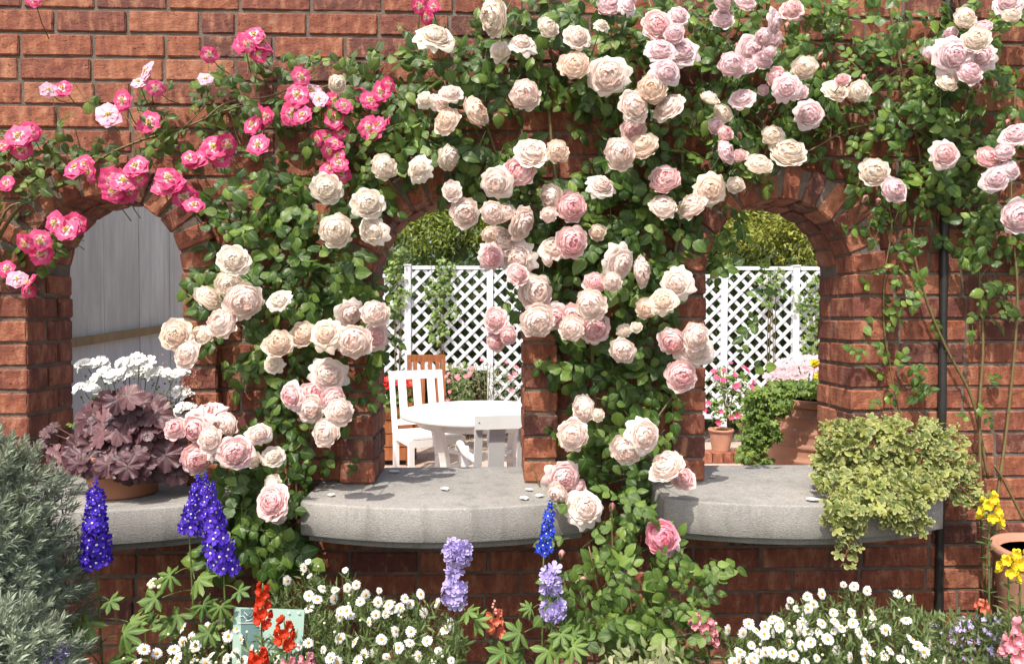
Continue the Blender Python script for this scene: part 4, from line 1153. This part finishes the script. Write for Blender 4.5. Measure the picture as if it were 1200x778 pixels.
# ------------------------------------------------------------------ pots on the sills
def pot(name, label, c, r0, r1, h, mat, cat='plant pot', group=None, rimh=.028, ribs=0, soilm=True):
    t = thing(name, label, cat, c, group); b = Batch()
    pr_ = [(r0*.3, 0), (r0, .0), (r0+.004, .006)]
    n = 10
    for i in range(1, n):
        u = i/n; rr = r0+(r1-r0)*u
        if ribs: rr = r0+(r1-r0)*math.sin(u*pi*.62)/math.sin(pi*.62)*1.0
        pr_.append((rr, h*u*(1-rimh/h)))
    if ribs:
        q = []
        for i in range(60):
            u = i/59; rr = r0+(r1-r0)*math.sin(min(1, u*1.15)*pi/2); rr += .017*max(0, math.sin(u*ribs*2*pi))**3; q.append((rr, .006+(h-rimh-.006)*u))
        pr_ = [(r0*.3, 0), (r0, 0)]+q
    b.lathe(pr_+[(r1*.999, h-rimh)], c, 40, 0, .003); b.build('pot_body', [mat], t)
    b = Batch(); b.lathe([(r1-.004, h-rimh-.001), (r1+.010, h-rimh), (r1+.012, h-.006), (r1+.006, h), (r1-.008, h-.002), (r1-.012, h-.03)], c, 40, 0, .003); b.build('rim', [mat], t)
    b = Batch(); b.lathe([(.001, h-.022), (r1-.014, h-.022)], c, 24); b.build('soil', [M['soil']], t)
    return t
pc = P(146, 570, -.12); pc = Vector((pc.x, -.12, ZSILL+.001))
pot('terracotta_pot', 'plain terracotta pot holding purple leaves on the left stone sill', pc, .088, .114, .13, M['terra'], rimh=.016)
he = thing('heuchera', 'heuchera with crinkled dark purple leaves in the pot on the left sill', 'plant', tuple(pc+Vector((0,0,.13))))
lf, st = Batch(), Batch()
HL = [(145,520),(120,500),(100,515),(85,530),(75,540),(170,500),(185,520),(195,535),(150,480),(130,475),(115,485),(165,478),(180,488),(150,548),(165,545),(180,540),(130,530),(110,535),(95,540),(140,505),(160,520),(180,548),(135,540),(125,515),(105,500),(155,498),(190,505),(200,520),(150,545),(90,525),(70,548),(205,540),(120,545),(135,490),(172,528),(185,550),(100,528),(160,535),(190,495),(143,535),(205,552),(110,520),(180,475),(160,470),(140,470)]
root = he.location
HL = [(x, min(y, 541 if x < 150 else 552)) for x, y in HL]
for (x, y) in HL+[(x+R_(-10,10), y+R_(-8,8)) for x, y in HL]:
    Yd = -.12-.16*max(0, 1-abs(x-145)/90)*R_(.3, 1)-(.03 if y > 530 else 0)
    p = P(x, y, Yd); o = (p-root-Vector((0,0,-.02))); o.normalize()
    down = max(0, (y-500)/50); ax = Vector((o.x+R_(-.6,.6), -.1, -.3-.4*down+R_(-.5,.5)))
    s = R_(.075, .11); lf.add(random.choice(HEU), frame(ax, Vector((o.x*.3+R_(-.5,.5), -1.1, .75-.35*down+R_(-.4,.4))), s), tuple(p-ax.normalized()*s*.45))
    if U_() < .5: st.tube(smooth_path([root, root.lerp(p, .5)+Vector((0,0,.03)), p], 4), .0018, 5)
for (x, y) in ((98,540),(108,542),(120,541),(132,543),(88,540),(160,548)):
    lf.add(random.choice(HEU), frame(Vector((R_(-.5,.5),-.1,-.7)), Vector((R_(-.4,.4),-1,.5)), .075), tuple(P(x,y-8,-.27)))
for (x, y) in ((62,508),(70,502),(58,520)):
    lf.add(HEU[0], frame(Vector((-1,-.1,.2)), Vector((0,-.7,.6)), .045), tuple(P(x,y,-.1))); st.tube([root+Vector((-.08,0,0)), P(x,y,-.1)], .0014, 5)
for i in range(90):
    x, y = R_(190, 232), R_(415, 500); p = P(x, y, -.06); st.blob(p, R_(.0015,.003), 1, seg=5, rings=3)
    if i % 5 == 0: st.tube(smooth_path([root+Vector((.03,0,.05)), P(195,500,-.06), p], 4), .0007, 4)
lf.build('leaves', [M['leaf_dark']], he); st.build('stalks', [M['redstem'], M['budpink']], he)
wg = thing('white_geranium', 'white geranium flowers standing above the purple leaves at the left arch', 'geranium', tuple(pc+Vector((.01,.04,.14))))
st = Batch(); lf = Batch()
for (x, y, r) in ((104,431,11),(113,428,11),(131,440,13),(124,443,11),(151,430,13),(163,426,13),(172,438,11),(186,440,12),(204,441,12),(100,459,11),(213,462,9),(146,441,10),(217,480,8),(210,492,8),(163,484,7)):
    c = P(x, y, -.07+R_(-.05,.05)); b = Batch()
    for i in range(11):
        o = Vector((R_(-1,1), R_(-1,.4), R_(-.1,.8))).normalized(); fr = frame(o.orthogonal(), Vector((o.x*.6, -1, .6+o.z)), R_(.014,.0185))
        b.add(random.choice(GERF), fr, tuple(c+Vector((o.x*r*1.05, o.y*r*.8, o.z*r*.75))*S(-.1)))
    b.build('flower_head', [M['white']], wg); st.tube(smooth_path([wg.location, wg.location.lerp(c, .6)+Vector((0,0,-.02)), c+Vector((0,0,-.004))], 5), .0016, 5)
    for _ in range(4): q = c+Vector((R_(-.02,.02), 0, R_(-.05,-.012))); st.blob(q, R_(.002,.004), 0, seg=5, rings=4)
for i in range(26):
    x, y = random.choice(((150,465),(95,495),(92,505),(210,475),(165,462),(140,462),(118,470),(200,470))); p = P(x+R_(-9,9), y+R_(-8,8), -.05); lf.add(GERL[0], frame(Vector((R_(-1,1),-.5,.2)), Vector((0,-.6,.8)), R_(.022,.036)), tuple(p))
lf.build('leaves', [M['leaf_young']], wg); st.build('stems', [M['stem']], wg)

ic = P(1028, 560, -.1); ic = Vector((ic.x, -.105, ZSILL+.001))
pot('terracotta_pot', 'terracotta pot hidden under ivy on the right stone sill', ic, .07, .092, .11, M['terra'], rimh=.016)
iv = thing('ivy_plant', 'variegated yellow green ivy spilling over the right stone sill', 'ivy', tuple(ic+Vector((0,0,.12))))
lf, st = Batch(), Batch()
IV = [(1000,520,42,32,1),(1050,520,62,34,1.1),(1040,560,60,40,1),(1085,530,38,32,.9),(980,550,28,28,.8),(1108,548,32,24,.8),(990,590,24,30,.9),(1057,590,25,30,.9),(1072,600,13,24,.6),(1137,574,20,18,.7),(1150,597,14,12,.5),(995,612,16,14,.6),(1105,500,20,14,.4),(1000,500,26,14,.6),(992,640,9,22,.35),(1008,645,5,12,.3),(1130,548,12,10,.4),(968,540,16,20,.5)]
IVL = [(R_(970,1105), R_(505,568), R_(12,22), R_(10,18), 1) for _ in range(34)]
n = 0
while n < 1120:
    x, y = R_(945, 1165), R_(482, 668); best = 0; lum = 0
    for cx, cy, a_, b_, w_ in IV+IVL:
        q = ((x-cx)/a_)**2+((y-cy)/b_)**2
        if q < 1: best = max(best, w_); lum = max(lum, math.sqrt(1-q)*min(a_, b_)*S(-.1))
    if U_() > best: continue
    n += 1
    if x > 1112: Yd = -.10-lum*R_(.3, 1)
    elif y > 588: Yd = -.33-lum*R_(0, .8)
    else: Yd = -.13-lum*R_(.55, 1.15)-max(0, (y-540))/48*.15
    p = P(x, y, Yd)
    lf.add(random.choice(IVY), frame(Vector((R_(-1,1), -.35, -.4+R_(-.7,.7))), Vector((R_(-.9,.8), -.65+R_(-.4,.4), .6+R_(-.5,.4))), R_(.024,.046)), tuple(p))
for pts in ([(1035,550),(985,530),(966,545),(968,575),(985,592)],[(990,590),(1000,625),(1010,640)],[(1000,620),(993,645),(985,665)],[(1040,540),(1060,590),(1076,622)],[(1050,530),(1100,545),(1150,598)],[(1050,530),(1090,510),(1130,515)]):
    st.tube(smooth_path([P(x, y, -.14 if y < 585 else -.35) for x, y in pts], 6), .0016, 5)
lf.build('foliage', [M['leaf_ivy']], iv); st.build('stems', [M['redstem']], iv)

# pot at the lower right edge
e = P(1236, 700, -.28)
pot('terracotta_pot', 'large terracotta pot cut by the right edge of the view', Vector((e.x, -.28, .21)), .10, .15, .56-.0, M['terra_old'], rimh=.03)
sb = Batch(); sb.lathe([(.12,0),(.13,.02),(.13,.145),(.12,.16)], (e.x,-.28,.048), 24); tag(sb.build('pedestal', [M['stone']]), 'short round stone pedestal under the pot at the right edge', 'pedestal')

# petals lying on the sills
def petal_mesh():
    b = Batch(); V = []; n = 4
    for i in range(5):
        for k in range(5):
            u, v = -1+k/2, i/4; V.append((u*.5*math.sin(pi*(.12+.8*v)), v-.5, .18*u*u+.1*v*v))
    b.raw(V, [(i*5+k, i*5+k+1, i*5+k+6, i*5+k+5) for i in range(4) for k in range(4)]); return b.mesh('fallen_petal', [M['white']])
pm = petal_mesh()
for x, y, s, lb in ((462,553,.034,'white petal lying at the back left corner of the middle sill'),(521,573,.028,'white petal lying alone at the centre of the middle sill'),(388,580,.024,'pale petal at the left end of the middle sill'),
                    (620,574,.024,'white petal at the right end of the middle sill, farthest from the edge'),(632,581,.026,'white petal at the right end of the middle sill, rightmost one'),(614,584,.028,'white petal at the right end of the middle sill, nearest the front edge'),
                    (952,586,.036,'cream petal on the right sill beside the ivy'),(835,559,.02,'small white petal at the back of the right sill')):
    p = PG(x, y, ZSILL+.004); o = bpy.data.objects.new('fallen_petal', pm); col.objects.link(o); o.location = p; o.scale = (s, s, s*.6); o.rotation_euler = (0, 0, R_(0, 6)); tag(o, lb, 'petal', 'petals fallen on the sills')

# ------------------------------------------------------------------ beyond the wall
YFEN = 5.45
# lattice fence
lfn = thing('lattice_fence', 'white diagonal lattice fence with square posts at the back of the terrace', 'fence', (0, YFEN, 0))
xs = [P(px, 350, YFEN).x for px in (190, 286, 382, 478, 574, 664, 756, 848, 932, 1016, 1105, 1200)]
ZTOP = 1.98
def lattice(x0, x1, z0, z1, nm):
    b = Batch(); w_, h_ = x1-x0, z1-z0; step = .160
    for sgn, yo in ((1, -.006), (-1, .006)):
        c = -h_
        off = (x0*1.0) % step
        c = -h_-off
        while c < w_:
            # line x = c + t, z = t (sgn 1) or z = h - t
            t0, t1 = max(0, -c), min(h_, w_-c)
            if t1-t0 > .02:
                a = (x0+c+t0, YFEN+yo, z0+(t0 if sgn > 0 else h_-t0)); e_ = (x0+c+t1, YFEN+yo, z0+(t1 if sgn > 0 else h_-t1))
                b.beam(a, e_, .009, .037, (0,0,1))
            c += step
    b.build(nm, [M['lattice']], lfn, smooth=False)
for i in range(len(xs)-1):
    z0 = .87 if i == 3 else .32
    lattice(xs[i]+.02, xs[i+1]-.02, z0+.02, ZTOP-.02-(.09 if i in (2, 6) else 0), 'lattice_panel')
    b = Batch()
    zt = ZTOP-(.09 if i in (2, 6) else 0)
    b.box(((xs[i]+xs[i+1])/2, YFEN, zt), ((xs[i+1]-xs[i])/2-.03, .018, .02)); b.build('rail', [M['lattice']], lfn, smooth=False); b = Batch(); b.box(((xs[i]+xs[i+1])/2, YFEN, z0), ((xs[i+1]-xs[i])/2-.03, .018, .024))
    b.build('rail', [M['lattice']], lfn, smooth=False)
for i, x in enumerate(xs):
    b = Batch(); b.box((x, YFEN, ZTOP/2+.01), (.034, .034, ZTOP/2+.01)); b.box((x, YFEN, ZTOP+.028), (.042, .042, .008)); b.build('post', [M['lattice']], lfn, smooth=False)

def foliage_cloud(t, mat, n, sample, size, name='foliage', tm=TREEL, droop=0, clus=9, spread=.11):
    b = Batch()
    for _ in range(n):
        c = sample()
        if c is None: continue
        ax0 = (rv(1)+Vector((0,-.2,-droop))).normalized()
        for j in range(clus):
            q = c+ax0*R_(-1,1)*spread+rv(spread*.35)
            b.add(random.choice(tm), frame(ax0+rv(.7), Vector((R_(-.6,.6), -.6, .7)), R_(*size)), tuple(q))
    return b.build(name, [mat], t)
# hedge behind the fence
hg = thing('hedge', 'dark clipped hedge growing behind the white lattice fence', 'hedge', (.5, 6.4, 0))
def hs():
    x = R_(-3.6, 5); return Vector((x, R_(5.75, 6.3), R_(.02, 1)**.8*(2.25+.15*math.sin(x*3))))
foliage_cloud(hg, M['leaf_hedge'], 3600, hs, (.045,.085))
b = Batch()
for i in range(26):
    x = -3.5+i*.33; b.tube(smooth_path([(x, 6.5, 0), (x+R_(-.1,.1), 6.45, 1), (x+R_(-.2,.2), 6.4, 2.1)], 4), (.03, .012), 6)
b.build('trunks', [M['cane']], hg)
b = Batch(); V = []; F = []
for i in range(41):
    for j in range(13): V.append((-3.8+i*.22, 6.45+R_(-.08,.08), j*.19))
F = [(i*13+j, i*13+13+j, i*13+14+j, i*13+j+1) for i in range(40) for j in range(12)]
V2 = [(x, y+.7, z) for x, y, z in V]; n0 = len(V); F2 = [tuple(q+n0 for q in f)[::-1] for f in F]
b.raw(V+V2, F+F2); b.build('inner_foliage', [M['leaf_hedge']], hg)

def tree(name, label, x, y, mat, crown, num, size, droop=.3, trunk_h=2.2):
    t = thing(name, label, 'tree', (x, y, 0)); b = Batch()
    b.tube(smooth_path([(x, y, 0), (x+.05, y, 1.1), (x-.03, y+.03, trunk_h), (x+.05, y, trunk_h+1.2)], 6), (.09, .03), 9)
    lobes = []
    for (cx, cy, cz, r) in crown:
        lobes.append((Vector((x+cx, y+cy, cz)), r))
        b.tube(smooth_path([(x, y, trunk_h*.6), ((x*2+cx)/2, y+cy*.4, (trunk_h*.7+cz)/2), (x+cx, y+cy, cz)], 5), (.035, .01), 6)
    b.build('trunk', [M['cane']], t)
    tot = sum(r**2 for _, r in lobes)
    def smp():
        u = U_()*tot
        for c, r in lobes:
            u -= r**2
            if u <= 0: break
        while True:
            o = rv(1)
            if .35 < o.length < 1: break
        return c+Vector((o.x*r, o.y*r*.8, o.z*r*.75))
    foliage_cloud(t, mat, num, smp, size, 'crown', TREEL, droop, 11, .14); return t
tree('garden_tree', 'green and yellow leaved tree above the fence behind the middle arch', -.7, 6.9, M['leaf_maple'],
     [(-.7,0,2.9,.8),(.5,-.2,2.75,.75),(-.1,.1,3.4,.9),(1.1,.1,3.0,.7),(-1.5,.2,3.1,.8),(0,-.4,2.45,.45),(-1.2,-.3,2.4,.5),(.9,-.4,2.4,.45)], 4200, (.05,.09), .5)
tree('garden_tree', 'bright yellow green tree above the fence behind the right arch', 3.0, 6.8, M['leaf_yellow'],
     [(-.6,0,2.7,.75),(.4,-.2,2.8,.8),(0,.1,3.4,.9),(1.1,.1,3.0,.8),(-1.3,.1,3.2,.7),(0,-.4,2.4,.5),(.7,-.4,2.35,.5),(-.8,-.4,2.3,.45)], 4600, (.045,.085), .5)
tree('garden_tree', 'tall green tree standing behind the wooden boards at far left', -4.6, 7.6, M['leaf_maple'], [(0,0,3.2,1),(.8,0,2.8,.8),(-.8,0,2.9,.8)], 900, (.05,.09))

# creepers on the lattice
def creeper(label, px, py, rx, ry, n, Yc, mat='leaf_trail', size=(.04,.06)):
    p = P(px, py, Yc); t = thing('creeper', label, 'climbing plant', (p.x, Yc, .01), 'creepers on the lattice fence')
    b, st = Batch(), Batch()
    for i in range(n):
        while True:
            u, v = R_(-1,1), R_(-1,1)
            if u*u+v*v < 1: break
        u += .35*math.sin(v*6); q = P(px+u*rx*.8, py+v*ry, Yc-.03-R_(0,.06)); b.add(random.choice(IVY+ROSE[:2]), frame(Vector((R_(-1,1),-.3,-.5)), Vector((R_(-.4,.4),-.7,.6)), R_(*size)), tuple(q))
    for i in range(4): st.tube(smooth_path([t.location+Vector((R_(-.05,.05),0,0)), P(px+R_(-rx,rx)*.3, py+ry*.9, Yc-.03), P(px+R_(-rx,rx)*.6, py-ry*.9, Yc-.03)], 6), (.006,.002), 5)
    b.build('foliage', [M[mat]], t); st.build('stems', [M['cane']], t)
creeper('green creeper climbing the lattice panel seen through the middle arch', 517, 352, 22, 52, 190, YFEN)
creeper('green creeper over the left lattice panel at the middle arch jamb', 466, 330, 14, 45, 120, YFEN)
creeper('green creeper on the right side of the lattice seen through the right arch', 955, 370, 24, 50, 200, YFEN)
creeper('leafy growth low on the lattice left of the flowering shrub at right arch', 905, 335, 22, 24, 80, YFEN)

# weathered boards seen through the left arch
A_, B_ = P(40, 400, .62), P(262, 400, 2.15); A_ = Vector((A_.x, A_.y, 0)); B_ = Vector((B_.x, B_.y, 0))
u = (B_-A_).normalized(); nb = Vector((u.y, -u.x, 0)); Ltot = (B_-A_).length
back = (A_.y-.34)/u.y; A_ = A_-u*back; Ltot += back+.2
wf = thing('board_fence', 'weathered grey board fence with a brown rail seen through the left arch', 'fence', tuple((A_+B_)/2))
zl, zr = P(94, 398, A_.y+1), 0
def on_fence(px, py):
    d = FW+RT*((px-600)/FOC)+UP*((389-py)/FOC); s_ = (A_-CAM).dot(nb)/d.dot(nb); return CAM+d*s_
pl_, pr__ = on_fence(94, 399), on_fence(218, 380); slope = (pr__.z-pl_.z)/((pr__-pl_).dot(u))
b, b2 = Batch(), Batch(); s_ = 0
while s_ < Ltot:
    wd = R_(.12, .15); c = A_+u*(s_+wd/2); zr_ = pl_.z+slope*((c-pl_).dot(u))
    dy = R_(-.002, .002)
    Rm = Matrix((u, -nb, EZ)).transposed()
    b.box(c+nb*dy+EZ*((zr_+2.75)/2), ((wd-.0012)/2, .01, (2.75-zr_)/2), 0, Rm)
    b2.box(c+nb*dy+EZ*((zr_+.05)/2), ((wd-.0012)/2, .01, (zr_-.05)/2), 0, Rm); s_ += wd
b.build('upper_boards', [M['oldwood']], wf, smooth=False); b2.build('lower_boards', [M['oldwood2']], wf, smooth=False)
b = Batch(); sr = (pl_-A_).dot(u)-.02; b.beam(pl_+u*(-sr)+EZ*(-sr*slope)+nb*.03, pl_+u*(2.2)+EZ*(2.2*slope)+nb*.03, .03, .036); b.build('rail', [M['rail']], wf, smooth=False)
b = Batch()
for q in (.1, Ltot/2, Ltot-.1): c = A_+u*q-nb*.05; b.box(c+EZ*1.35, (.04, .04, 1.35))
b.build('posts', [M['oldwood']], wf, smooth=False)

# table
def P3(px, Y): q = P(px, 480, Y); return q.x
TY = 3.02; tx = P3(563, TY); tbl = thing('garden_table', 'round white wooden garden table on the terrace', 'table', (tx, TY, .004)); TH = .735; TR = .605
b = Batch(); b.lathe([(TR*.5, TH-.045),(TR-.03, TH-.045),(TR-.006, TH-.04),(TR, TH-.03),(TR, TH-.012),(TR-.006, TH-.003),(TR-.018, TH)], (tx, TY, 0), 64); b.build('tabletop', [M['paint']], tbl)
b = Batch(); b.lathe([(TR-.14, TH-.105),(TR-.13, TH-.105),(TR-.13, TH-.046),(TR-.14, TH-.046)], (tx, TY, 0), 48); b.build('apron', [M['paint']], tbl)
for i in range(4):
    a = pi/4+i*pi/2+.15; o = Vector((math.cos(a), math.sin(a), 0)); b = Batch()
    pth = smooth_path([Vector((tx,TY,TH-.05))+o*.50, Vector((tx,TY,.60))+o*.47, Vector((tx,TY,.35))+o*.41, Vector((tx,TY,.005))+o*.44], 5)
    for j in range(len(pth)-1): b.beam(pth[j], pth[j+1]+(pth[j+1]-pth[j])*.06, .062, .045, tuple(o))
    b.build('leg', [M['paint']], tbl, smooth=False)
b = Batch()
for i in range(2):
    a = pi/4+i*pi/2+.15; o = Vector((math.cos(a), math.sin(a), 0)); c = Vector((tx,TY,.36+i*.03)); b.beam(c-o*.39, c+o*.39, .05, .03)
b.build('stretcher', [M['paint']], tbl, smooth=False)

def chair(label, px, Y, rz, mat, H=.9, W=.52, slats=3, sw=.075, arms=True, group='garden chairs on the terrace', xo=None):
    x = P3(px, Y); t = thing('garden_chair', label, 'chair', (x, Y, .004), group); Rz = Matrix.Rotation(rz, 4, 'Z')
    T = Matrix.Translation((x, Y, .004))@Rz
    def tr(p): return T@Vector(p)
    # local: faces -Y, back at y=+.22
    D = .48; sh = .43; hw = W/2
    def bb_(b, a, c, w_, t_, up=(0,0,1)): b.beam(tr(a), tr(c), w_, t_, tuple(Rz.to_3x3()@Vector(up)))
    yb = D/2; tilt = .11
    def back(z): return yb+tilt*max(0, (z-sh)/(H-sh))
    b = Batch()
    for s in (-1, 1): bb_(b, (s*(hw-.022), back(sh), sh-.02), (s*(hw-.022), back(H-.03), H-.03), .042, .032, (0,1,0))
    bb_(b, (-hw, back(H), H-.02), (hw, back(H), H-.02), .034, .075); bb_(b, (-hw+.045, back(sh+.06), sh+.07), (hw-.045, back(sh+.06), sh+.07), .026, .05)
    gap = (W-.09)/slats
    for i in range(slats):
        sx = -W/2+.045+gap*(i+.5); bb_(b, (sx, back(sh+.08), sh+.08), (sx, back(H-.05), H-.05), sw, .016, (0,1,0))
    b.build('backrest', [mat], t, smooth=False)
    for s in (-1, 1):
        b = Batch(); q = tr((s*(hw-.02), back(H)+.0175, H-.02)); b.blob(q, .0042, 0, (1, .5, 1), None, 8, 5); b.build('screw', [M['black']], t)
    b = Batch()
    for i in range(6):
        y = -D/2+.035+i*(D-.07)/5; bb_(b, (-hw+.03, y, sh), (hw-.03, y, sh), .068, .02)
    b.build('seat', [mat], t, smooth=False)
    b = Batch()
    for s in (-1, 1): bb_(b, (s*(hw-.03), -D/2+.03, sh-.045), (s*(hw-.03), D/2-.02, sh-.045), .024, .06)
    bb_(b, (-hw+.045, -D/2+.01, sh-.045), (hw-.045, -D/2+.01, sh-.045), .024, .06); bb_(b, (-hw+.045, D/2-.01, sh-.045), (hw-.045, D/2-.01, sh-.045), .024, .06)
    b.build('seat_frame', [mat], t, smooth=False)
    for s in (-1, 1):
        for f in (-1, 1):
            b = Batch(); y = f*(D/2-.02); top = (sh+.2 if arms and f < 0 else sh-.012)
            bb_(b, (s*(hw-.024), y, 0), (s*(hw-.024), y+.002, top), .046, .046, (0,1,0)); b.build('leg', [mat], t, smooth=False)
        if arms:
            b = Batch(); za = sh+.215
            pth = smooth_path([tr((s*(hw-.012), back(za), za)), tr((s*(hw+.005), 0.02, za-.012)), tr((s*(hw+.008), -D/2+.05, za+.005)), tr((s*(hw+.006), -D/2-.035, za-.02)), tr((s*(hw+.004), -D/2-.05, za-.05))], 6)
            b.tube(pth, .023, 8); b.build('armrest', [mat], t)
    return t
chair('white slatted garden chair beyond the left side of the round table', 502, 3.78, .42, M['paint'], H=.93, W=.50, slats=3, sw=.07, arms=False)
chair('white slatted armchair nearest the wall with its back turned', 602, 1.92, pi-.12+.3, M['paint'], H=.885, W=.58, slats=3, sw=.09)
chair('brown stained wooden chair in front of the lattice fence', 500, 4.7, .1, M['brownwood'], H=1.02, W=.40, slats=4, sw=.045, arms=False)

# red geraniums in a wooden box, shrub and pots behind
bx = P3(452, 4.6); wb = thing('wooden_planter', 'brown wooden planter box beside the brown chair', 'planter', (bx, 4.6, .004)); b = Batch()
for k in range(4): b.box((bx, 4.45, .12+k*.13), (.26, .012, .06)); b.box((bx, 4.75, .12+k*.13), (.26, .012, .06)); b.box((bx+.25, 4.6, .12+k*.13), (.012, .135, .06)); b.box((bx-.25, 4.6, .12+k*.13), (.012, .135, .06))
b.build('side_boards', [M['brownwood']], wb, smooth=False)
b = Batch(); b.box((bx, 4.6, .54), (.24, .135, .01)); b.build('soil', [M['soil']], wb)
b = Batch()
for sx in (-1,1):
    for sy in (-1,1): b.box((bx+sx*.262, 4.6+sy*.162, .31), (.02, .02, .305))
b.build('corner_posts', [M['brownwood']], wb, smooth=False)
rg = thing('red_geranium', 'bright red geraniums growing in the brown planter', 'geranium', (bx, 4.6, .55)); lf, fl = Batch(), Batch()
for i in range(260): lf.add(GERL[0], frame(rv(1), Vector((R_(-.4,.4),-.6,.8)), R_(.04,.07)), tuple(Vector((bx+R_(-.27,.27), 4.5+R_(-.12,.15), .57+R_(0,.2)-(.15*U_() if U_() < .3 else 0)))))
for i in range(220):
    o = Vector((R_(-.4,.4), -.6, .8)); fl.add(random.choice(GERF), frame(o.orthogonal(), o, R_(.022,.034)), tuple(Vector((bx+R_(-.26,.26), 4.5+R_(-.12,.1), .75+R_(0,.09)))))
lf.build('leaves', [M['leaf_trail']], rg); tag(fl.build('flowers', [plain('geranium red', (.75,.02,.01), .5, 30)], rg), kind='stuff')

def shrub(name, label, cat, cx_px, Y, z0, z1, rx, ry, mat, n, flm=None, nf=0, fs=(.02,.03), lsize=(.03,.05), tm=ROSE, top_only=False, extra=None):
    x = P3(cx_px, Y); t = thing(name, label, cat, (x, Y, z0)); lf, fl, st = Batch(), Batch(), Batch()
    for i in range(n):
        o = rv(1)
        if o.length > 1: o.normalize()
        o *= R_(.7,1); q = Vector((x+o.x*rx, Y+o.y*ry, (z0+z1)/2+o.z*(z1-z0)/2)); lf.add(random.choice(tm), frame(rv(1)+Vector((0,-.2,0)), Vector((R_(-.5,.5),-.6,.8)), R_(*lsize)), tuple(q))
    for i in range(nf):
        o = rv(1).normalized(); o.z = abs(o.z) if top_only else o.z; o.y = -abs(o.y); q = Vector((x+o.x*rx, Y+o.y*ry, (z0+z1)/2+o.z*(z1-z0)/2)); d = o+Vector((0,-.6,.4)); fl.add(random.choice(FLORD), frame(d.orthogonal(), d, R_(*fs)), tuple(q))
    for i in range(8): st.tube([Vector((x,Y,z0)), Vector((x+R_(-rx,rx)*.6, Y+R_(-ry,ry)*.6, z1-.05))], .004, 5)
    lf.build('foliage', [mat], t); st.build('stems', [M['cane']], t)
    if nf: tag(fl.build('flowers', [flm, flm], t), kind='stuff')
    return t
shrub('flowering_shrub', 'loose grey green shrub with small pink flowers behind the round table', 'shrub', 570, 4.9, .35, 1.0, .5, .25, leaf_mat('grey green leaf', (.08,.11,.045), (.15,.19,.09), (.26,.29,.16), vein=0), 1100, M['pinkp'], 30, (.022,.032), (.03,.05), LANCE)
shrub('leafy_shrub', 'light green leafy shrub beside the brown chair', 'shrub', 537, 5.15, .2, 1.0, .18, .15, M['leaf_trail'], 260, None, 0, lsize=(.04,.07))
# right arch
kb = Batch(); x0, x1 = P3(800, 4.4), P3(1100, 4.4)
for i in range(24):
    xx = x0+(x1-x0)*i/24; brick(kb, Vector((xx, 4.45, .006)), EX, EY, EZ, ((x1-x0)/24-.008, .2, .1), 3, 2, 2)
tag(kb.build('brick_edging', [M['brick']], None, smooth=False), 'low brick edging at the foot of the fence beyond the right arch', 'brick edging')
pt = P3(845, 4.62); c = Vector((pt, 4.62, .10)); pot('terracotta_pot', 'pale terracotta pot standing on the brick edging beyond the right arch', c, .085, .115, .22, M['terra_old'])
shrub('potted_rose', 'small bush with bright pink flowers in the pale pot by the lattice', 'potted plant', 855, 4.66, .30, .98, .26, .2, M['leaf_trail'], 420, plain('bright pink', (.78,.10,.24), .5, 30), 26, (.026,.036), (.03,.045), ROSE)
pt2 = P3(893, 4.7); pot('terracotta_pot', 'terracotta pot half hidden behind the trailing ivy', Vector((pt2-.1, 4.72, .10)), .08, .11, .2, M['terra_old'])
bp = P3(962, 2.4); bpc = Vector((bp, 2.4, .005)); pot('terracotta_planter', 'big ribbed terracotta jar planter beyond the right arch', bpc, .27, .35, .90, M['terra_old'], 'planter', rimh=.05, ribs=9)
ti = thing('trailing_ivy', 'bright green ivy trailing down the left side of the big terracotta planter', 'ivy', (bp, 2.4, .85)); lf, st = Batch(), Batch()
TI = [(925,452,34,10,.8),(900,468,28,18,.9),(888,492,20,24,.9),(880,520,18,24,.8),(896,505,14,18,.7),(962,452,38,9,.8),(892,540,12,12,.7)]
n = 0
while n < 640:
    x, y = R_(855, 1000), R_(425, 556); ok = False
    for cx, cy, a_, b_, w_ in TI:
        if ((x-cx)/a_)**2+((y-cy)/b_)**2 < 1 and U_() < w_: ok = True
    if not ok: continue
    n += 1; q = P(x, y, 2.15-R_(0,.14)-(0.06 if x > 905 else 0)); lf.add(random.choice(IVY), frame(Vector((R_(-.7,.7),-.3,-.6)), Vector((R_(-.9,.7),-.6,.6+R_(-.5,.4))), R_(.042,.068)), tuple(q))
for pts in ([(950,455),(905,460),(888,500),(880,545)],[(950,455),(915,470),(900,520),(895,548)]): st.tube(smooth_path([P(x,y,2.12) for x,y in pts], 6), .003, 5)
lf.build('foliage', [M['leaf_trail']], ti); st.build('stems', [M['cane']], ti)
shrub('pink_daisy', 'pale pink and white daisies crowded in the big planter', 'flowers', 947, 2.42, .86, 1.17, .30, .14, M['leaf_feather'], 900, M['petL'], 170, (.018,.026), (.02,.035), NARROW, True)
ye = thing('yellow_flower', 'two yellow flowers rising from the big planter', 'flowers', (bp, 2.3, .86)); st = Batch()
for x, y, r in ((955,426,6),(960,442,6.5)):
    p = P(x, y, 2.12); b = Batch()
    for i in range(9): o = Vector((R_(-1,1), -1, R_(-.8,1))).normalized(); b.add(random.choice(GERF), frame(o.orthogonal(), o, r*S(2.1)*.75), tuple(p+Vector((o.x,0,o.z))*r*S(2.1)*.4))
    b.build('bloom', [M['yellowp']], ye); st.tube([p, p+Vector((0,.03,-.12)), ye.location+Vector((0,0,.02))], .002, 5)
st.build('stems', [M['stem']], ye)

# ------------------------------------------------------------------ render settings
c = sc.cycles if hasattr(sc, 'cycles') else None
sc.render.engine = 'CYCLES'
sc.cycles.max_bounces = 7; sc.cycles.diffuse_bounces = 4; sc.cycles.glossy_bounces = 2; sc.cycles.transmission_bounces = 4
sc.cycles.use_denoising = True; sc.cycles.sample_clamp_indirect = 6
